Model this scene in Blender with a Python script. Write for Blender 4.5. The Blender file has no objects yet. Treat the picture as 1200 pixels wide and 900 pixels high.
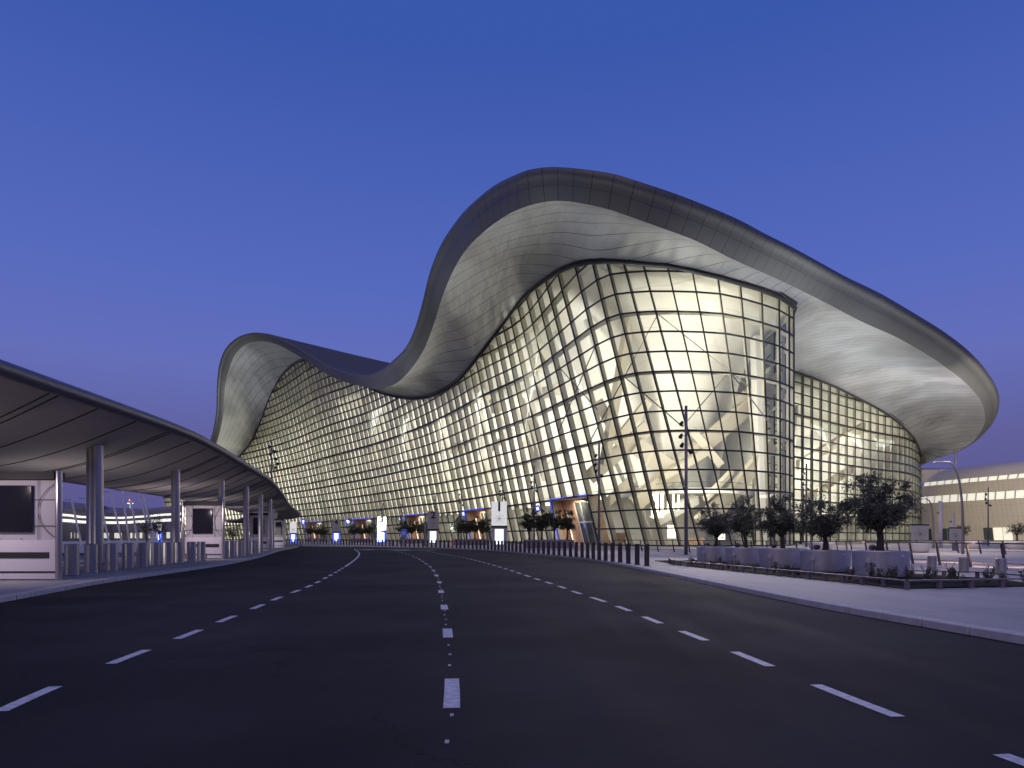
import bpy, math, random
import numpy as np
from mathutils import Vector, Matrix
random.seed(7)
sc = bpy.context.scene
COL = sc.collection
F = 800.0; HZ = 630.0; CH = 1.5
def W(px, py, Y): return Vector(((px-600)/F*Y, Y, CH+(HZ-py)/F*Y))
def GX(px, Y): return (px-600)/F*Y

# ------------------------------------------------------------------ materials
def mat(name, col, rough=.6, metal=0., emit=None, es=0., noise=0., nscale=3., bump=0., bscale=20., spec=.5):
    m = bpy.data.materials.new(name); m.use_nodes = True
    nt = m.node_tree; b = nt.nodes['Principled BSDF']
    b.inputs['Base Color'].default_value = (*col, 1); b.inputs['Roughness'].default_value = rough
    b.inputs['Metallic'].default_value = metal
    b.inputs['Specular IOR Level'].default_value = spec
    if emit:
        b.inputs['Emission Color'].default_value = (*emit, 1); b.inputs['Emission Strength'].default_value = es
    tc = nt.nodes.new('ShaderNodeTexCoord')
    if noise > 0:
        n = nt.nodes.new('ShaderNodeTexNoise'); n.inputs['Scale'].default_value = nscale; n.inputs['Detail'].default_value = 6
        nt.links.new(tc.outputs['Object'], n.inputs['Vector'])
        r = nt.nodes.new('ShaderNodeMapRange'); r.inputs['From Min'].default_value = .3; r.inputs['From Max'].default_value = .7
        r.inputs['To Min'].default_value = 1-noise; r.inputs['To Max'].default_value = 1+noise
        nt.links.new(n.outputs['Fac'], r.inputs['Value'])
        v = nt.nodes.new('ShaderNodeVectorMath'); v.operation = 'SCALE'; v.inputs[0].default_value = col
        nt.links.new(r.outputs['Result'], v.inputs['Scale']); nt.links.new(v.outputs['Vector'], b.inputs['Base Color'])
        r2 = nt.nodes.new('ShaderNodeMapRange'); r2.inputs['To Min'].default_value = max(0, rough-.12); r2.inputs['To Max'].default_value = min(1, rough+.12)
        nt.links.new(n.outputs['Fac'], r2.inputs['Value']); nt.links.new(r2.outputs['Result'], b.inputs['Roughness'])
    if bump > 0:
        n2 = nt.nodes.new('ShaderNodeTexNoise'); n2.inputs['Scale'].default_value = bscale; n2.inputs['Detail'].default_value = 8
        nt.links.new(tc.outputs['Object'], n2.inputs['Vector'])
        bp = nt.nodes.new('ShaderNodeBump'); bp.inputs['Strength'].default_value = bump; bp.inputs['Distance'].default_value = .02
        nt.links.new(n2.outputs['Fac'], bp.inputs['Height']); nt.links.new(bp.outputs['Normal'], b.inputs['Normal'])
    return m

def N(nt, t, **kw):
    n = nt.nodes.new(t)
    for k, v in kw.items(): setattr(n, k, v)
    return n
def math_node(nt, op, a, b=None, c=None):
    n = N(nt, 'ShaderNodeMath', operation=op)
    for i, x in enumerate((a, b, c)):
        if x is None: continue
        if isinstance(x, (int, float)): n.inputs[i].default_value = x
        else: nt.links.new(x, n.inputs[i])
    return n.outputs[0]
def lines(nt, coord, spacing, width):
    """1 on a thin line every `spacing`, else 0"""
    f = math_node(nt, 'FRACT', math_node(nt, 'DIVIDE', coord, spacing))
    return math_node(nt, 'LESS_THAN', f, width/spacing)
def dotc(nt, vec, d):
    v = N(nt, 'ShaderNodeVectorMath', operation='DOT_PRODUCT'); v.inputs[1].default_value = d
    nt.links.new(vec, v.inputs[0]); return v.outputs['Value']
def line_mat(name, col, linecol, specs, rough=.5, metal=0., noise=.08, nscale=.15, stretch=None, uv=False, strength=.8, bump=0.):
    """panelled surface; specs = [(direction, spacing, width, opacity)]"""
    m = mat(name, col, rough, metal); nt = m.node_tree; b = nt.nodes['Principled BSDF']
    tc = N(nt, 'ShaderNodeTexCoord'); vec = tc.outputs['UV' if uv else 'Object']
    tot = None
    for d, sp, w, op in specs:
        l = math_node(nt, 'MULTIPLY', lines(nt, dotc(nt, vec, d), sp, w), op)
        tot = l if tot is None else math_node(nt, 'MAXIMUM', tot, l)
    n = N(nt, 'ShaderNodeTexNoise'); n.inputs['Scale'].default_value = nscale; n.inputs['Detail'].default_value = 5
    mp = N(nt, 'ShaderNodeMapping')
    if stretch: mp.inputs['Scale'].default_value = stretch
    nt.links.new(tc.outputs['Object'], mp.inputs['Vector']); nt.links.new(mp.outputs[0], n.inputs['Vector'])
    r = N(nt, 'ShaderNodeMapRange'); r.inputs['From Min'].default_value = .3; r.inputs['From Max'].default_value = .7
    r.inputs['To Min'].default_value = 1-noise; r.inputs['To Max'].default_value = 1+noise
    nt.links.new(n.outputs['Fac'], r.inputs['Value'])
    v = N(nt, 'ShaderNodeVectorMath', operation='SCALE'); v.inputs[0].default_value = col
    nt.links.new(r.outputs[0], v.inputs['Scale'])
    mx = N(nt, 'ShaderNodeMix', data_type='RGBA')
    mx.inputs['B'].default_value = (*linecol, 1)
    nt.links.new(v.outputs[0], mx.inputs['A']); nt.links.new(tot, mx.inputs['Factor'])
    nt.links.new(mx.outputs['Result'], b.inputs['Base Color'])
    r2 = N(nt, 'ShaderNodeMapRange'); r2.inputs['To Min'].default_value = max(.02, rough-.13); r2.inputs['To Max'].default_value = rough+.13
    nt.links.new(n.outputs['Fac'], r2.inputs['Value']); nt.links.new(r2.outputs[0], b.inputs['Roughness'])
    if bump:
        n3 = N(nt, 'ShaderNodeTexNoise'); n3.inputs['Scale'].default_value = 60; n3.inputs['Detail'].default_value = 6
        nt.links.new(tc.outputs['Object'], n3.inputs['Vector'])
        bp = N(nt, 'ShaderNodeBump'); bp.inputs['Strength'].default_value = bump; bp.inputs['Distance'].default_value = .01
        nt.links.new(n3.outputs['Fac'], bp.inputs['Height']); nt.links.new(bp.outputs[0], b.inputs['Normal'])
    return m

M = {}
M['asphalt'] = mat('asphalt', (.033, .029, .0285), .88, spec=.18, noise=.22, nscale=.35, bump=.5, bscale=70)
def rough_asphalt():
    m = M['asphalt']; nt = m.node_tree; b = nt.nodes['Principled BSDF']
    src = b.inputs['Base Color'].links[0].from_socket
    tc = N(nt, 'ShaderNodeTexCoord')
    n = N(nt, 'ShaderNodeTexNoise'); n.inputs['Scale'].default_value = 1.0; n.inputs['Detail'].default_value = 8
    mp = N(nt, 'ShaderNodeMapping'); mp.inputs['Scale'].default_value = (1.6, .12, 1)
    nt.links.new(tc.outputs['Object'], mp.inputs[0]); nt.links.new(mp.outputs[0], n.inputs['Vector'])
    g = N(nt, 'ShaderNodeTexNoise'); g.inputs['Scale'].default_value = 90; g.inputs['Detail'].default_value = 2
    nt.links.new(tc.outputs['Object'], g.inputs['Vector'])
    a = N(nt, 'ShaderNodeMapRange'); a.inputs['From Min'].default_value = .35; a.inputs['From Max'].default_value = .65
    a.inputs['To Min'].default_value = .84; a.inputs['To Max'].default_value = 1.12; nt.links.new(n.outputs['Fac'], a.inputs['Value'])
    c = N(nt, 'ShaderNodeMapRange'); c.inputs['From Min'].default_value = .3; c.inputs['From Max'].default_value = .7
    c.inputs['To Min'].default_value = .7; c.inputs['To Max'].default_value = 1.35; nt.links.new(g.outputs['Fac'], c.inputs['Value'])
    pn = N(nt, 'ShaderNodeTexNoise'); pn.inputs['Scale'].default_value = .22; pn.inputs['Detail'].default_value = 3; nt.links.new(tc.outputs['Object'], pn.inputs['Vector'])
    pr = N(nt, 'ShaderNodeMapRange'); pr.inputs['From Min'].default_value = .42; pr.inputs['From Max'].default_value = .58; pr.inputs['To Min'].default_value = .78; pr.inputs['To Max'].default_value = 1.25; nt.links.new(pn.outputs['Fac'], pr.inputs['Value'])
    rr_ = N(nt, 'ShaderNodeMapRange'); rr_.inputs['From Min'].default_value = .35; rr_.inputs['From Max'].default_value = .65; rr_.inputs['To Min'].default_value = .80; rr_.inputs['To Max'].default_value = .92; nt.links.new(n.outputs['Fac'], rr_.inputs['Value']); nt.links.new(rr_.outputs[0], b.inputs['Roughness'])
    vor = N(nt, 'ShaderNodeTexVoronoi', feature='DISTANCE_TO_EDGE'); vor.inputs['Scale'].default_value = .16
    wn = N(nt, 'ShaderNodeTexNoise'); wn.inputs['Scale'].default_value = 1.2; wn.inputs['Detail'].default_value = 5; nt.links.new(tc.outputs['Object'], wn.inputs['Vector'])
    ad = N(nt, 'ShaderNodeVectorMath', operation='MULTIPLY_ADD'); ad.inputs[1].default_value = (1.6, 1.6, 0); nt.links.new(wn.outputs['Color'], ad.inputs[0]); nt.links.new(tc.outputs['Object'], ad.inputs[2]); nt.links.new(ad.outputs[0], vor.inputs['Vector'])
    cr = math_node(nt, 'SUBTRACT', 1, math_node(nt, 'MULTIPLY', math_node(nt, 'LESS_THAN', vor.outputs['Distance'], .0022), .4))
    k = math_node(nt, 'MULTIPLY', math_node(nt, 'MULTIPLY', math_node(nt, 'MULTIPLY', a.outputs[0], c.outputs[0]), pr.outputs[0]), cr)
    v = N(nt, 'ShaderNodeVectorMath', operation='SCALE'); nt.links.new(src, v.inputs[0]); nt.links.new(k, v.inputs['Scale'])
    nt.links.new(v.outputs[0], b.inputs['Base Color'])
rough_asphalt()
M['ground'] = mat('ground_far', (.10, .095, .09), .9, noise=.15, nscale=.05)
M['paving'] = line_mat('plaza_paving', (.36, .345, .335), (.13, .12, .12), [((1, .25, 0), 1.8, .022, .75), ((-.25, 1, 0), 3.6, .03, .75)], rough=.7, noise=.2, nscale=.6, stretch=(1, .5, 1), bump=.25)
M['concrete'] = mat('kerb_concrete', (.50, .48, .46), .8, noise=.15, nscale=4, bump=.3, bscale=60)
M['paint'] = mat('road_paint', (.62, .62, .64), .6, noise=.32, nscale=14, bump=.4, bscale=60)
M['fascia'] = line_mat('roof_fascia', (.15, .155, .145), (.02, .02, .02), [((1, 0, 0), 1, .035, .9), ((0, 1, 0), .5, .012, .85)], rough=.5, metal=.15, noise=.06, uv=True)
M['soffit'] = line_mat('soffit_metal', (.42, .435, .465), (.04, .04, .04), [((.70, .715, 0), 3.6, .15, .95), ((-.715, .70, .15), .75, .035, .45)], rough=.36, metal=.6, noise=.22, nscale=.07, stretch=(1.6, 1, .5))
def wavy(m):
    nt = m.node_tree; b = nt.nodes['Principled BSDF']; tc = N(nt, 'ShaderNodeTexCoord'); mp = N(nt, 'ShaderNodeMapping'); mp.inputs['Rotation'].default_value = (0, 0, .78); mp.inputs['Scale'].default_value = (.16, .03, .05)
    n = N(nt, 'ShaderNodeTexNoise'); n.inputs['Scale'].default_value = 1.; n.inputs['Detail'].default_value = 4; nt.links.new(tc.outputs['Object'], mp.inputs[0]); nt.links.new(mp.outputs[0], n.inputs['Vector'])
    bp = N(nt, 'ShaderNodeBump'); bp.inputs['Strength'].default_value = .9; bp.inputs['Distance'].default_value = .9; nt.links.new(n.outputs['Fac'], bp.inputs['Height']); nt.links.new(bp.outputs[0], b.inputs['Normal'])
wavy(M['soffit'])
M['rooftop'] = line_mat('roof_top', (.10, .088, .062), (.04, .04, .04), [((.75, .66, 0), 40, .3, .8)], rough=.7, noise=.08)
M['mullion'] = mat('dark_mullion', (.028, .030, .030), .45, .3)
M['fin'] = mat('fin_beige', (.44, .42, .35), .55)
M['trim'] = mat('dark_trim', (.05, .05, .052), .45, .4)
M['cream'] = line_mat('cream_interior', (.80, .785, .72), (.5, .49, .44), [((0, 0, 1), 2.2, .07, .5), ((.8, .6, 0), 5, .08, .25)], rough=.7, noise=.10, nscale=.08)
M['white_in'] = mat('white_structure', (.82, .81, .76), .6)
M['beam'] = mat('beam_beige', (.56, .52, .43), .6)
M['floor_in'] = mat('interior_floor', (.5, .47, .42), .35)
M['wood'] = mat('wood_panel', (.46, .30, .20), .5, noise=.2, nscale=2)
M['door_glass'] = mat('door_glass', (.06, .08, .08), .08)
M['steel'] = mat('brushed_steel', (.46, .435, .42), .30, .85)
M['steel_dark'] = mat('post_steel', (.20, .185, .195), .45, .5, noise=.1, nscale=5)
M['bollard'] = mat('bollard_bronze', (.05, .037, .040), .55, .15, noise=.1, nscale=6)
M['bronze_rail'] = mat('bronze_rail', (.20, .155, .165), .5, .3)
M['red'] = mat('red_paint', (.55, .03, .03), .5)
M['canopy_under'] = mat('canopy_membrane', (.46, .42, .42), .7, noise=.05, nscale=1.5)
M['canopy_top'] = mat('canopy_metal', (.20, .19, .195), .45, .3)
M['seam'] = mat('canopy_seam', (.02, .018, .018), .8)
M['planter'] = mat('planter_metal', (.50, .505, .56), .38, .55, noise=.12, nscale=2.5)
M['urn'] = mat('urn_white', (.62, .61, .62), .5)
M['booth_panel'] = mat('booth_panel', (.50, .48, .52), .5, noise=.05, nscale=2)
M['booth_white'] = mat('booth_white', (.72, .68, .74), .4)
M['black'] = mat('black_gloss', (.012, .012, .014), .12)
M['black_matt'] = mat('black_matt', (.02, .02, .022), .6)
M['inkline'] = mat('mural_line', (.12, .11, .13), .6)
M['bark'] = mat('bark', (.07, .05, .045), .9, noise=.25, nscale=8, bump=.8, bscale=15)
M['soil'] = mat('soil', (.022, .019, .015), .95, spec=.1, bump=.8, bscale=9)
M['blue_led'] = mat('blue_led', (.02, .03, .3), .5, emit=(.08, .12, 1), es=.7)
M['blue_panel'] = mat('blue_panel', (.02, .05, .35), .4, emit=(.06, .12, .9), es=.9)
M['lit_white'] = mat('lit_sign', (.8, .8, .75), .4, emit=(.98, 1, .92), es=.5)
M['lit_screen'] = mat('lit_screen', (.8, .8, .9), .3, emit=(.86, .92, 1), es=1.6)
M['grey_sign'] = mat('grey_sign', (.36, .36, .35), .5)
M['lit_window'] = mat('lit_window', (.8, .78, .6), .4, emit=(1, .97, .84), es=.55)
M['lit_white_window'] = mat('lit_ribbon', (.8, .8, .75), .4, emit=(1, .98, .86), es=1.0)
M['lamp'] = mat('lamp_glow', (.9, .85, .7), .4, emit=(1, .9, .66), es=3.5)
M['beacon'] = mat('beacon_red', (.8, .05, .05), .4, emit=(1, .12, .08), es=5)
M['pier'] = line_mat('pier_cladding', (.52, .47, .39), (.22, .2, .16), [((1, .22, 0), 1.8, .09, .7), ((0, 1, 0), 4.4, .09, .6)], rough=.6, noise=.05, nscale=.1, uv=True)
M['far_wall'] = mat('far_building', (.20, .18, .22), .7)
M['rope'] = mat('brace_steel', (.20, .19, .17), .5)
M['sign_blue'] = mat('sign_blue', (.03, .08, .35), .5, emit=(.03, .08, .4), es=.35)

def leaf_mat(name, c1, c2):
    m = mat(name, c1, .6); nt = m.node_tree; b = nt.nodes['Principled BSDF']
    g = N(nt, 'ShaderNodeNewGeometry'); r = N(nt, 'ShaderNodeMix', data_type='RGBA')
    r.inputs['A'].default_value = (*c1, 1); r.inputs['B'].default_value = (*c2, 1)
    nt.links.new(g.outputs['Random Per Island'], r.inputs['Factor']); nt.links.new(r.outputs['Result'], b.inputs['Base Color'])
    return m
M['leaf'] = leaf_mat('olive_leaves', (.06, .068, .048), (.13, .14, .10))
M['leaf_far'] = leaf_mat('tree_leaves', (.03, .045, .02), (.07, .08, .035))

def glass_mat():
    m = bpy.data.materials.new('facade_glass'); m.use_nodes = True; nt = m.node_tree; nt.nodes.clear()
    o = N(nt, 'ShaderNodeOutputMaterial'); mx = N(nt, 'ShaderNodeMixShader')
    g = N(nt, 'ShaderNodeNewGeometry')
    tint = N(nt, 'ShaderNodeMix', data_type='RGBA'); tint.inputs['A'].default_value = (.72, .75, .69, 1); tint.inputs['B'].default_value = (.90, .915, .87, 1)
    nt.links.new(g.outputs['Random Per Island'], tint.inputs['Factor'])
    t = N(nt, 'ShaderNodeBsdfTransparent'); nt.links.new(tint.outputs['Result'], t.inputs['Color'])
    gl = N(nt, 'ShaderNodeBsdfGlossy'); gl.inputs['Roughness'].default_value = .03; gl.inputs['Color'].default_value = (.8, .85, .9, 1)
    fr = N(nt, 'ShaderNodeFresnel'); fr.inputs['IOR'].default_value = 1.5
    k = math_node(nt, 'MINIMUM', fr.outputs[0], .30)
    nt.links.new(k, mx.inputs['Fac']); nt.links.new(t.outputs[0], mx.inputs[1]); nt.links.new(gl.outputs[0], mx.inputs[2])
    nt.links.new(mx.outputs[0], o.inputs['Surface'])
    return m
M['glass'] = glass_mat()

# ------------------------------------------------------------------ object helpers
def tag(o, label=None, cat=None, group=None, kind=None):
    if label: o['label'] = label
    if cat: o['category'] = cat
    if group: o['group'] = group
    if kind: o['kind'] = kind
    return o
def empty(name, loc=(0, 0, 0), rz=0.):
    o = bpy.data.objects.new(name, None); COL.objects.link(o)
    o.location = loc; o.rotation_euler = (0, 0, rz); o.empty_display_size = .3
    return o
class MB:
    def __init__(s): s.v = []; s.f = []; s.m = []; s.uv = {}
    def quad(s, a, b, c, d, mi=0):
        n = len(s.v); s.v += [tuple(a), tuple(b), tuple(c), tuple(d)]; s.f.append((n, n+1, n+2, n+3)); s.m.append(mi)
    def poly(s, pts, mi=0):
        n = len(s.v); s.v += [tuple(p) for p in pts]; s.f.append(tuple(range(n, n+len(pts)))); s.m.append(mi)
    def box(s, c, d, rz=0., mi=0, tilt=None):
        R = Matrix.Rotation(rz, 3, 'Z')
        if tilt: R = R @ Matrix.Rotation(tilt[1], 3, tilt[0])
        n = len(s.v)
        for sx, sy, sz in ((-1,-1,-1),(1,-1,-1),(1,1,-1),(-1,1,-1),(-1,-1,1),(1,-1,1),(1,1,1),(-1,1,1)):
            p = R @ Vector((sx*d[0]/2, sy*d[1]/2, sz*d[2]/2)); s.v.append((c[0]+p.x, c[1]+p.y, c[2]+p.z))
        for f in ((0,3,2,1),(4,5,6,7),(0,1,5,4),(1,2,6,5),(2,3,7,6),(3,0,4,7)):
            s.f.append(tuple(n+i for i in f)); s.m.append(mi)
    def prism(s, pts, z0, z1, mi=0):
        n = len(s.v); k = len(pts)
        s.v += [(p[0], p[1], z0) for p in pts] + [(p[0], p[1], z1) for p in pts]
        s.f.append(tuple(n+i for i in reversed(range(k)))); s.f.append(tuple(n+k+i for i in range(k))); s.m += [mi, mi]
        for i in range(k):
            j = (i+1) % k; s.f.append((n+i, n+j, n+k+j, n+k+i)); s.m.append(mi)
    def tube(s, path, r, seg=8, mi=0, cap=True):
        path = [Vector(p) for p in path]; n0 = len(s.v)
        rs = r if isinstance(r, (list, tuple)) else [r]*len(path)
        up = None
        for i, p in enumerate(path):
            t = (path[min(i+1, len(path)-1)] - path[max(i-1, 0)]).normalized()
            if up is None: up = Vector((0, 0, 1)) if abs(t.z) < .9 else Vector((1, 0, 0))
            a = t.cross(up).normalized(); b = a.cross(t).normalized()
            if a.length < .1: a = Vector((1, 0, 0)); b = Vector((0, 1, 0))
            for k in range(seg):
                th = 2*math.pi*k/seg; q = p + (a*math.cos(th) + b*math.sin(th))*rs[i]; s.v.append(tuple(q))
        for i in range(len(path)-1):
            for k in range(seg):
                a = n0+i*seg+k; b = n0+i*seg+(k+1) % seg; s.f.append((a, b, b+seg, a+seg)); s.m.append(mi)
        if cap:
            s.f.append(tuple(n0+k for k in range(seg))[::-1]); s.m.append(mi)
            e = n0+(len(path)-1)*seg; s.f.append(tuple(e+k for k in range(seg))); s.m.append(mi)
    def lathe(s, c, prof, seg=24, mi=0):
        n0 = len(s.v)
        for r, z in prof:
            for k in range(seg):
                th = 2*math.pi*k/seg; s.v.append((c[0]+r*math.cos(th), c[1]+r*math.sin(th), c[2]+z))
        for i in range(len(prof)-1):
            for k in range(seg):
                a = n0+i*seg+k; b = n0+i*seg+(k+1) % seg; s.f.append((a, b, b+seg, a+seg)); s.m.append(mi)
        s.f.append(tuple(n0+k for k in range(seg))[::-1]); s.m.append(mi)
        e = n0+(len(prof)-1)*seg; s.f.append(tuple(e+k for k in range(seg))); s.m.append(mi)
    def grid(s, rows, mi=0, uvs=None):
        n0 = len(s.v); R = len(rows); K = len(rows[0])
        for r in rows: s.v += [tuple(p) for p in r]
        for i in range(R-1):
            for j in range(K-1):
                a = n0+i*K+j; s.f.append((a, a+1, a+K+1, a+K)); s.m.append(mi)
        if uvs:
            for i in range(R):
                for j in range(K): s.uv[n0+i*K+j] = uvs[i][j]
    def build(s, name, mats, parent=None, smooth=False, world=False, bevel=0):
        me = bpy.data.meshes.new(name); me.from_pydata(s.v, [], s.f)
        for m in (mats if isinstance(mats, (list, tuple)) else [mats]): me.materials.append(m)
        me.polygons.foreach_set('material_index', s.m)
        if smooth: me.polygons.foreach_set('use_smooth', [True]*len(s.f))
        if s.uv:
            l = me.uv_layers.new(name='UVMap')
            for i, lp in enumerate(me.loops): l.data[i].uv = s.uv.get(lp.vertex_index, (0, 0))
        me.update()
        o = bpy.data.objects.new(name, me); COL.objects.link(o)
        if parent is not None:
            o.parent = parent
            if world: o.location = -parent.location
        if bevel:
            md = o.modifiers.new('bevel', 'BEVEL'); md.width = bevel; md.segments = 2; md.limit_method = 'ANGLE'
        return o
def copy_tree(o, parent=None):
    c = o.copy(); COL.objects.link(c)
    if parent is not None: c.parent = parent
    for ch in list(o.children): copy_tree(ch, c)
    return c
def herm(xs, ys, x):
    """shape-following cubic through points"""
    xs = list(xs); ys = [np.array(y, float) for y in ys]; n = len(xs)
    sl = [(ys[i+1]-ys[i])/(xs[i+1]-xs[i]) for i in range(n-1)]
    tg = [sl[0]] + [(sl[i-1]*(xs[i+1]-xs[i]) + sl[i]*(xs[i]-xs[i-1]))/(xs[i+1]-xs[i-1]) for i in range(1, n-1)] + [sl[-1]]
    if x <= xs[0]: return ys[0] + tg[0]*(x-xs[0])
    if x >= xs[-1]: return ys[-1] + tg[-1]*(x-xs[-1])
    i = int(np.searchsorted(xs, x, side='right'))-1; i = min(i, n-2)
    h = xs[i+1]-xs[i]; t = (x-xs[i])/h
    return (2*t**3-3*t*t+1)*ys[i] + (t**3-2*t*t+t)*h*tg[i] + (-2*t**3+3*t*t)*ys[i+1] + (t**3-t*t)*h*tg[i+1]
def smooth_path(pts, step):
    pts = [np.array(p, float) for p in pts]; d = [0.]
    for a, b in zip(pts, pts[1:]): d.append(d[-1]+float(np.linalg.norm(b-a)))
    n = max(2, int(round(d[-1]/step)))
    return [herm(d, pts, d[-1]*i/n) for i in range(n+1)]
def offset_path(path, off):
    out = []
    for i, p in enumerate(path):
        t = path[min(i+1, len(path)-1)]-path[max(i-1, 0)]; t = t[:2]/np.linalg.norm(t[:2])
        out.append(np.array((p[0]+t[1]*off, p[1]-t[0]*off)))
    return out

# ------------------------------------------------------------------ camera, world, sun
cam = bpy.data.cameras.new('camera'); co = bpy.data.objects.new('camera', cam); COL.objects.link(co)
co.location = (0, 0, CH); co.rotation_euler = (math.pi/2, 0, 0)
cam.sensor_width = 36; cam.lens = 24; cam.shift_y = .15; cam.clip_end = 6000; cam.clip_start = .1
sc.camera = co
w = bpy.data.worlds.new('World'); sc.world = w; w.use_nodes = True; nt = w.node_tree
bg = nt.nodes['Background']
SUN_EL, SUN_AZ = math.radians(-1.5), math.radians(200)
sky = N(nt, 'ShaderNodeTexSky', sky_type='NISHITA'); sky.sun_disc = False
sky.sun_elevation = SUN_EL; sky.sun_rotation = SUN_AZ
sky.altitude = 0; sky.air_density = 1.0; sky.dust_density = .3; sky.ozone_density = 4
tc = N(nt, 'ShaderNodeTexCoord'); sep = N(nt, 'ShaderNodeSeparateXYZ'); nt.links.new(tc.outputs['Generated'], sep.inputs[0])
rp = N(nt, 'ShaderNodeValToRGB'); nt.links.new(sep.outputs['Z'], rp.inputs[0])
e = rp.color_ramp.elements
e[0].position = 0; e[0].color = (.100, .092, .260, 1); e[1].position = .58; e[1].color = (.045, .104, .44, 1)
for p_, c_ in ((.117, (.128, .124, .345, 1)), (.225, (.136, .170, .52, 1)), (.335, (.100, .155, .545, 1))):
    q = e.new(p_); q.color = c_
mixw = N(nt, 'ShaderNodeMix', data_type='RGBA'); mixw.inputs['Factor'].default_value = .93
nt.links.new(sky.outputs[0], mixw.inputs['A'])
sclv = N(nt, 'ShaderNodeVectorMath', operation='SCALE'); sclv.inputs['Scale'].default_value = 10.
nt.links.new(rp.outputs[0], sclv.inputs[0]); nt.links.new(sclv.outputs[0], mixw.inputs['B'])
nt.links.new(mixw.outputs['Result'], bg.inputs['Color']); bg.inputs['Strength'].default_value = .1
sl = bpy.data.lights.new('sun', 'SUN'); so = bpy.data.objects.new('sun', sl); COL.objects.link(so)
sl.energy = .62; sl.angle = math.radians(70); sl.color = (1, .70, .36)
so.rotation_euler = (math.radians(48), 0, math.radians(-25))
def area(name, loc, target, sx, sy, power, col=(1, .93, .78), spread=None):
    l = bpy.data.lights.new(name, 'AREA'); l.shape = 'RECTANGLE'; l.size = sx; l.size_y = sy; l.energy = power; l.color = col
    if spread: l.spread = spread
    o = bpy.data.objects.new(name, l); COL.objects.link(o); o.location = loc
    d = Vector(target)-Vector(loc); o.rotation_euler = d.to_track_quat('-Z', 'Y').to_euler()
    return o

# ------------------------------------------------------------------ ground, road, pavements
g = MB(); g.quad((-4000, -400, -.02), (4000, -400, -.02), (4000, 5000, -.02), (-4000, 5000, -.02)); tag(g.build('ground', M['ground']), kind='structure')
RK = [(12.5, -25), (10.0, -12), (8.3, 0), (7.25, 9), (6.6, 14), (6.3, 20), (6.0, 30), (5.6, 40), (4.6, 49), (1.6, 63), (-2.6, 79), (-10, 95), (-22, 108), (-36, 116)]
LK = [(-5, -25), (-7, -12), (-8.9, 0), (-10.6, 9), (-11.9, 16.2), (-13.3, 22), (-14.3, 28.6), (-15.4, 36), (-17.6, 46), (-20.5, 57), (-25, 73), (-29.5, 91), (-34, 109)]
rk = smooth_path(RK, 1.0); lk = smooth_path(LK, 1.0)
m = MB()
m.prism([(p[0]+.03, p[1]) for p in rk] + [(-36, 116.5), (-34.5, 109)] + [(p[0]-.03, p[1]) for p in reversed(lk)], -.015, 0)
tag(m.build('road', M['asphalt']), kind='structure')
m = MB()   # further road beyond the left island
m.prism([(-60, -30), (-34, 20), (-37, 60), (-50, 112), (-90, 190), (-300, 260), (-300, -30)], -.015, -.004)
tag(m.build('far_road', M['asphalt']), kind='structure')
# right plaza
m = MB(); m.prism([(p[0]+.3, p[1]) for p in rk] + [(-60, 116.4), (-120, 150), (-230, 400), (-230, 470), (420, 470), (420, -25)], -.01, .12)
tag(m.build('plaza', M['paving']), kind='structure')
isl = offset_path(lk, -.3)
m = MB(); m.prism([tuple(p) for p in reversed(isl)] + [(-14, -25), (-18.5, 0), (-24, 22), (-27, 45), (-32, 70), (-43, 95), (-52, 116.3), (-36.5, 116.3), (-34.6, 109.3)], -.01, .12)
tag(m.build('island_pavement', M['paving']), kind='structure')
def kerb(name, path, side, z=.124):
    mm = MB(); a = path; b = offset_path(path, .3*side)
    for i in range(len(a)-1):
        p, q = np.array(a[i][:2]), np.array(a[i+1][:2]); t = (q-p)*.02/np.linalg.norm(q-p)
        p2, q2 = b[i], b[i+1]
        pts = [p+t, q-t, q2-t, p2+t]
        if side < 0: pts = pts[::-1]
        mm.prism([tuple(x) for x in pts], -.01, z)
    mm.build(name, M['concrete'], bevel=.012)['kind'] = 'structure'
kerb('kerb', rk, 1); kerb('kerb', lk, -1)
g = MB()
def ribbon(path, w, z, mm, i0=0, i1=None):
    a = offset_path(path, w/2); b = offset_path(path, -w/2)
    for i in range(i0, (i1 or len(path))-1):
        mm.quad((*b[i], z), (*a[i], z), (*a[i+1], z), (*b[i+1], z))
def dashes(pts, start, on, off, wd, solid_from=None):
    path = smooth_path(pts, .25); mm = MB(); k = 0; n = len(path); L = 0.
    per = on+off
    for i in range(n-1):
        d = i*.25-start
        if d < 0: continue
        if (solid_from and path[i][1] > solid_from) or (d % per) < on: ribbon(path, wd, .005, mm, i, i+2)
    return mm
# pixel-measured ground points: (px, py) -> ground
def gp(px, py): Y = CH*F/(py-HZ); return (GX(px, Y), Y)
CL = [(-.20, -1), (-.35, 3)] + [gp(*q) for q in ((529.5, 822), (525, 746), (521, 714), (517, 694), (515, 683), (510, 672), (505, 665), (497, 659), (485, 652.2), (470, 647.4), (455, 643.6))]
LL = [(-3.2, -1), (-4.0, 4)] + [gp(*q) for q in ((35, 818), (135, 776), (215, 746), (267, 725), (300, 712), (327, 700.5), (360, 688), (385, 675.5), (403, 665), (412, 659), (419, 653), (421, 648.5), (415, 643.5))]
RL = [(4.0, -1), (3.6, 3.2)] + [gp(*q) for q in ((1015, 826), (895, 778), (820, 748), (770, 729), (735, 715), (705, 704), (680, 696), (655, 687), (630, 679), (600, 669), (575, 661.5), (550, 655), (520, 649.5), (500, 646))]
mk = MB()
def first(pts, y0):  # arc length at which the line passes depth y0
    p = smooth_path(pts, .25)
    return next(i for i, q in enumerate(p) if q[1] > y0)*.25
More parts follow.
